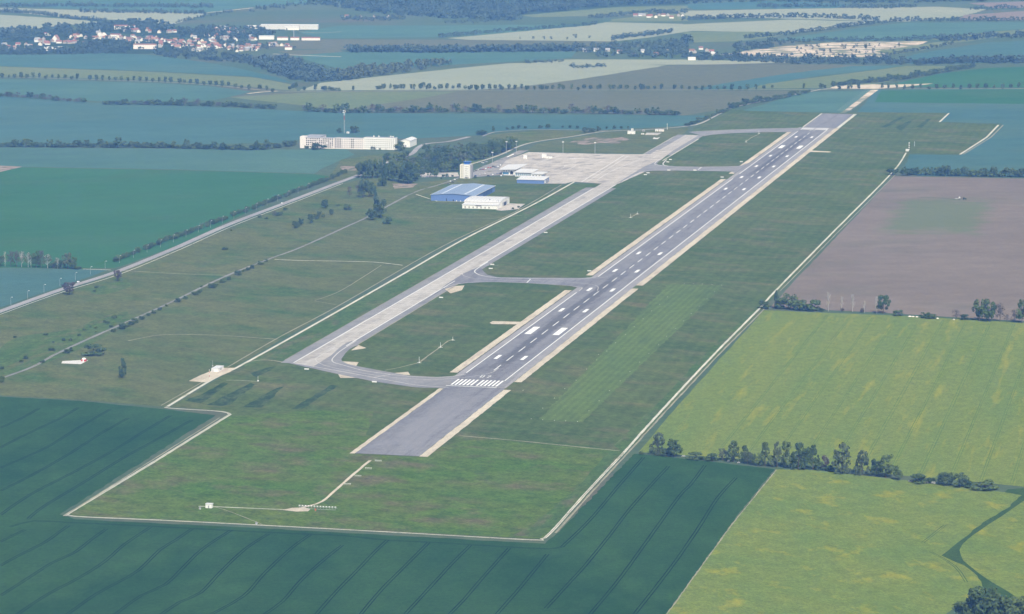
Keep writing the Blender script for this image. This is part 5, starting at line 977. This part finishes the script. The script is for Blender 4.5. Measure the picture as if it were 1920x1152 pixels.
# sprayer rig in the brown field
x, y = G(1799.5, 374.3); B = tag(empty('field_sprayer', (x, y, ZF)), 'tractor with white tank working in the brown field', 'tractor')
DKG = plain('dark_green_paint', (0.03, 0.07, 0.05), 0.5); MB().box(-1.2, .4, -1.2, 1.2, 1.0, 3.4).build('tank', [LAMPW], B); MB().box(6.5, 9, -1, 1, 1.0, 2.0).build('bonnet', [DKG], B); MB().prism([(4.6, 1.0), (6.4, 1.0), (6.2, 3.1), (4.8, 3.1)], -.95, .95).build('cab', [GLASS], B)
MB().box(-2, 6.6, -.2, .2, .8, 1.0).build('drawbar', [DKG], B); MB().box(-6.4, -1.9, -.8, .8, .8, 1.4).build('boom_rack', [METAL], B)
for sx, r in ((5.2, 1.0), (8.2, .65), (-.4, .8)):
    for sy in (-1.25, 1.25): put('wheel', MB().tube((0, -.22, 0), (0, .22, 0), r, r, 12).me('wheel', [TYRE]), B, sx, sy, r)
ribbon('wheel_rut', [(1720,370.5),(1760,371.8),(1790,374.5)], 2.0, ZF+.05, 'grass_dark', parent=plough, wob=.3)
# white rubble by the brown field hedge
rng = np.random.default_rng(5)
for i, (a, b, w_) in enumerate(((1705.5,594,6),(1712,594.6,5),(1719,595,5),(1757.5,597.8,5),(1788.5,600,4),(1410,0,0))):
    if not w_: continue
    x, y = G(a, b); m = MB()
    bm = bmesh.new(); bmesh.ops.create_icosphere(bm, subdivisions=2, radius=1)
    for v in bm.verts: v.co = Vector((v.co.x*w_*.3, v.co.y*w_*.25, max(0, v.co.z)*.9))*(1+rng.uniform(-.25, .25))
    me = bpy.data.meshes.new('rubble_heap'); bm.to_mesh(me); bm.free(); me.materials.append(PINKW); o = link('rubble_heap', me); o.location = (x, y, 0.04)
    tag(o, 'pale rubble heap by the brown field hedge, %s from the left' % ordn(i+1), 'rubble', 'rubble heaps by the hedge')
# ================================================================ village
HWALL = plain('house_render', (0.40, 0.385, 0.365), 0.85, 0.1, 0.2)
def house(x, y, w_, d, h, rz, roof, wall, label, group, name='village_house', zr=None):
    B = tag(empty(name, (x, y, 0), rz), label, 'house', group); zr = zr or h+d*0.42
    MB().prism([(-d/2, 0), (d/2, 0), (d/2, h), (0, zr-.12), (-d/2, h)], -w_/2, w_/2, 'x').build('wall', [wall], B)
    MB().prism([(-d/2-.4, h-.3), (0, zr), (d/2+.4, h-.3), (d/2+.4, h), (0, zr+.3), (-d/2-.4, h)], -w_/2-.3, w_/2+.3, 'x').build('roof', [roof], B)
def hall(px, py, wpx, h, d, label, wall=WHITE, roof=ROOFW, rz=0.0, zr=None):
    x, y = G(px, py); k = mpp(x, y); house(x, y, wpx*k, d, h, rz-YAW*0.0-0.22*-1, roof, wall, label, None, 'industrial_hall', zr or h+1.5)
BIG = ((100,95,33,7,20,'long white flat hall at the front of the village',WHITE,ROOFW),(234,55,38,9,14,'long red-roofed building behind the village',WHITE,REDTILE),(272,92,42,10,14,'long tan block at the front of the village',PINKW,ORGTILE),(217,71,19,8,16,'big bright red roof in the middle of the village',WHITE,REDTILE),(89,67,12,6,12,'red-roofed farmhouse at the left back of the village',WHITE,REDTILE),
       (510,54.5,40,10,40,'leftmost big white factory hall behind the village',plain('factory_sheet', (0.58, 0.58, 0.58), 0.6, 0.05, 0.1),ROOFW),(545,54.5,34,10,40,'middle big white factory hall behind the village',plain('factory_sheet', (0.58, 0.58, 0.58), 0.6, 0.05, 0.1),ROOFW),(580,54.8,34,10,40,'rightmost big white factory hall behind the village',plain('factory_sheet', (0.58, 0.58, 0.58), 0.6, 0.05, 0.1),ROOFW),(548,56.3,26,6,14,'low white shed before the big factory halls',WHITE,ROOFW),(500,74,28,7,14,'slanting white hall right of the village',WHITE,ROOFW),(475,53.5,26,6,16,'grey-white shed left of the big factory halls',PINKW,ROOFW),
       (530,75.5,20,6,12,'pale long house left in the row right of the village',WHITE,ORGTILE),(553,75.5,16,6,12,'pale house with red roof in the row right of the village',WHITE,REDTILE),(583,75.8,34,6,12,'long pinkish barn ending the row right of the village',PINKW,REDTILE),(541,93.5,13,6,12,'lone bright red roof at the right front of the village',WHITE,REDTILE),(415,53.5,24,5,14,'long grey shed behind the village centre',PINKW,ROOFG),(1297,113,14,5,10,'white farm building left of the quarry',WHITE,ROOFW),(1338,104,10,5,10,'second white farm building left of the quarry',WHITE,ROOFW))
for px, py, wpx, h, d, lb, wl, rf in BIG: hall(px, py, wpx, h, d, lb, wl, rf)
x, y = G(187, 72.5); B = tag(empty('church', (x, y, 0)), 'village church with white tower and pointed spire', 'church')
MB().box(-3.5, 3.5, -3.5, 3.5, 0, 14).build('tower', [WHITE], B); MB().tube((0, 0, 14.02), (0, 0, 23), 4.6, 0.1, 4).build('spire', [ROOFG], B); MB().prism(gable_profile(3.6, 16, 0, 8, 14), -6, 6, 'y').build('nave', [PINKW], B)
x, y = G(105, 79); B = tag(empty('hall_house', (x, y, 0)), 'tall red-roofed hall house at the left of the village', 'house'); MB().prism(gable_profile(-6, 6, 0, 8, 16), -8, 8).build('wall', [WHITE], B); MB().prism([(-6.5, 7.6), (0, 16.05), (6.5, 7.6), (6.5, 8.1), (0, 16.6), (-6.5, 8.1)], -8.3, 8.3).build('roof', [ORGTILE], B)
x, y = G(551, 72); mast('village_mast', x, y, 19, 'thin mast behind the row of houses right of the village', (METAL,), 3, 0.7)
ZONES = (('left part', 0, 60, 84, 93, 12), ('left part', 20, 140, 76, 86, 14), ('middle', 125, 170, 66, 88, 16), ('middle', 160, 250, 66, 76, 20), ('middle', 235, 330, 72, 84, 30), ('right part', 300, 410, 78, 90, 34), ('right part', 330, 480, 88, 98, 34), ('right part', 350, 480, 68, 78, 22), ('right part', 450, 540, 84, 96, 14), ('back', 180, 330, 55, 64, 12), ('back', 400, 470, 56, 66, 10))
HS = []
for z_, x0, x1, y0, y1, n in ZONES:
    for i in range(n): HS.append((random.uniform(x0, x1), random.uniform(y0, y1), z_))
HS.sort(); CNT = {}
for px, py, z_ in HS:
    CNT[z_] = CNT.get(z_, 0)+1; x, y = G(px, py); rf = random.choice([REDTILE, ORGTILE, BRNTILE, REDTILE, BRNTILE, ROOFG])
    house(x, y, random.uniform(7, 13), random.uniform(6.5, 9), random.uniform(3, 5.5), random.choice([0.2, 0.25, 1.75, 1.8, 0.9]), rf, random.choice([HWALL, HWALL, WHITE, CREAM]), 'small village house in the %s, %s from the left there' % (z_, ordn(CNT[z_])), 'houses of the village')
for place, L in (('hamlet behind the pale field at the top', [(1190+i*8+random.uniform(-3, 3), random.uniform(30, 36)) for i in range(12)]), ('hamlet in the far central woods', [(1100+i*22+random.uniform(-6, 6), random.uniform(96, 106)) for i in range(8)]),
                 ('farm row below the hill forest', [(650+i*26, 33+random.uniform(-1.5, 1.5)) for i in range(4)]), ('cottages left of the quarry', [(1285+i*10+random.uniform(-3, 3), random.uniform(92, 100)) for i in range(6)])):
    for i, (px, py) in enumerate(L):
        x, y = G(px, py); house(x, y, random.uniform(8, 13), 8, 4, random.choice([0.2, 1.8]), random.choice([REDTILE, BRNTILE, ROOFG]), WHITE if i % 2 else HWALL, 'tiny house of the %s, %s from the left' % (place, ordn(i+1)), 'houses of the far hamlets', 'hamlet_house')
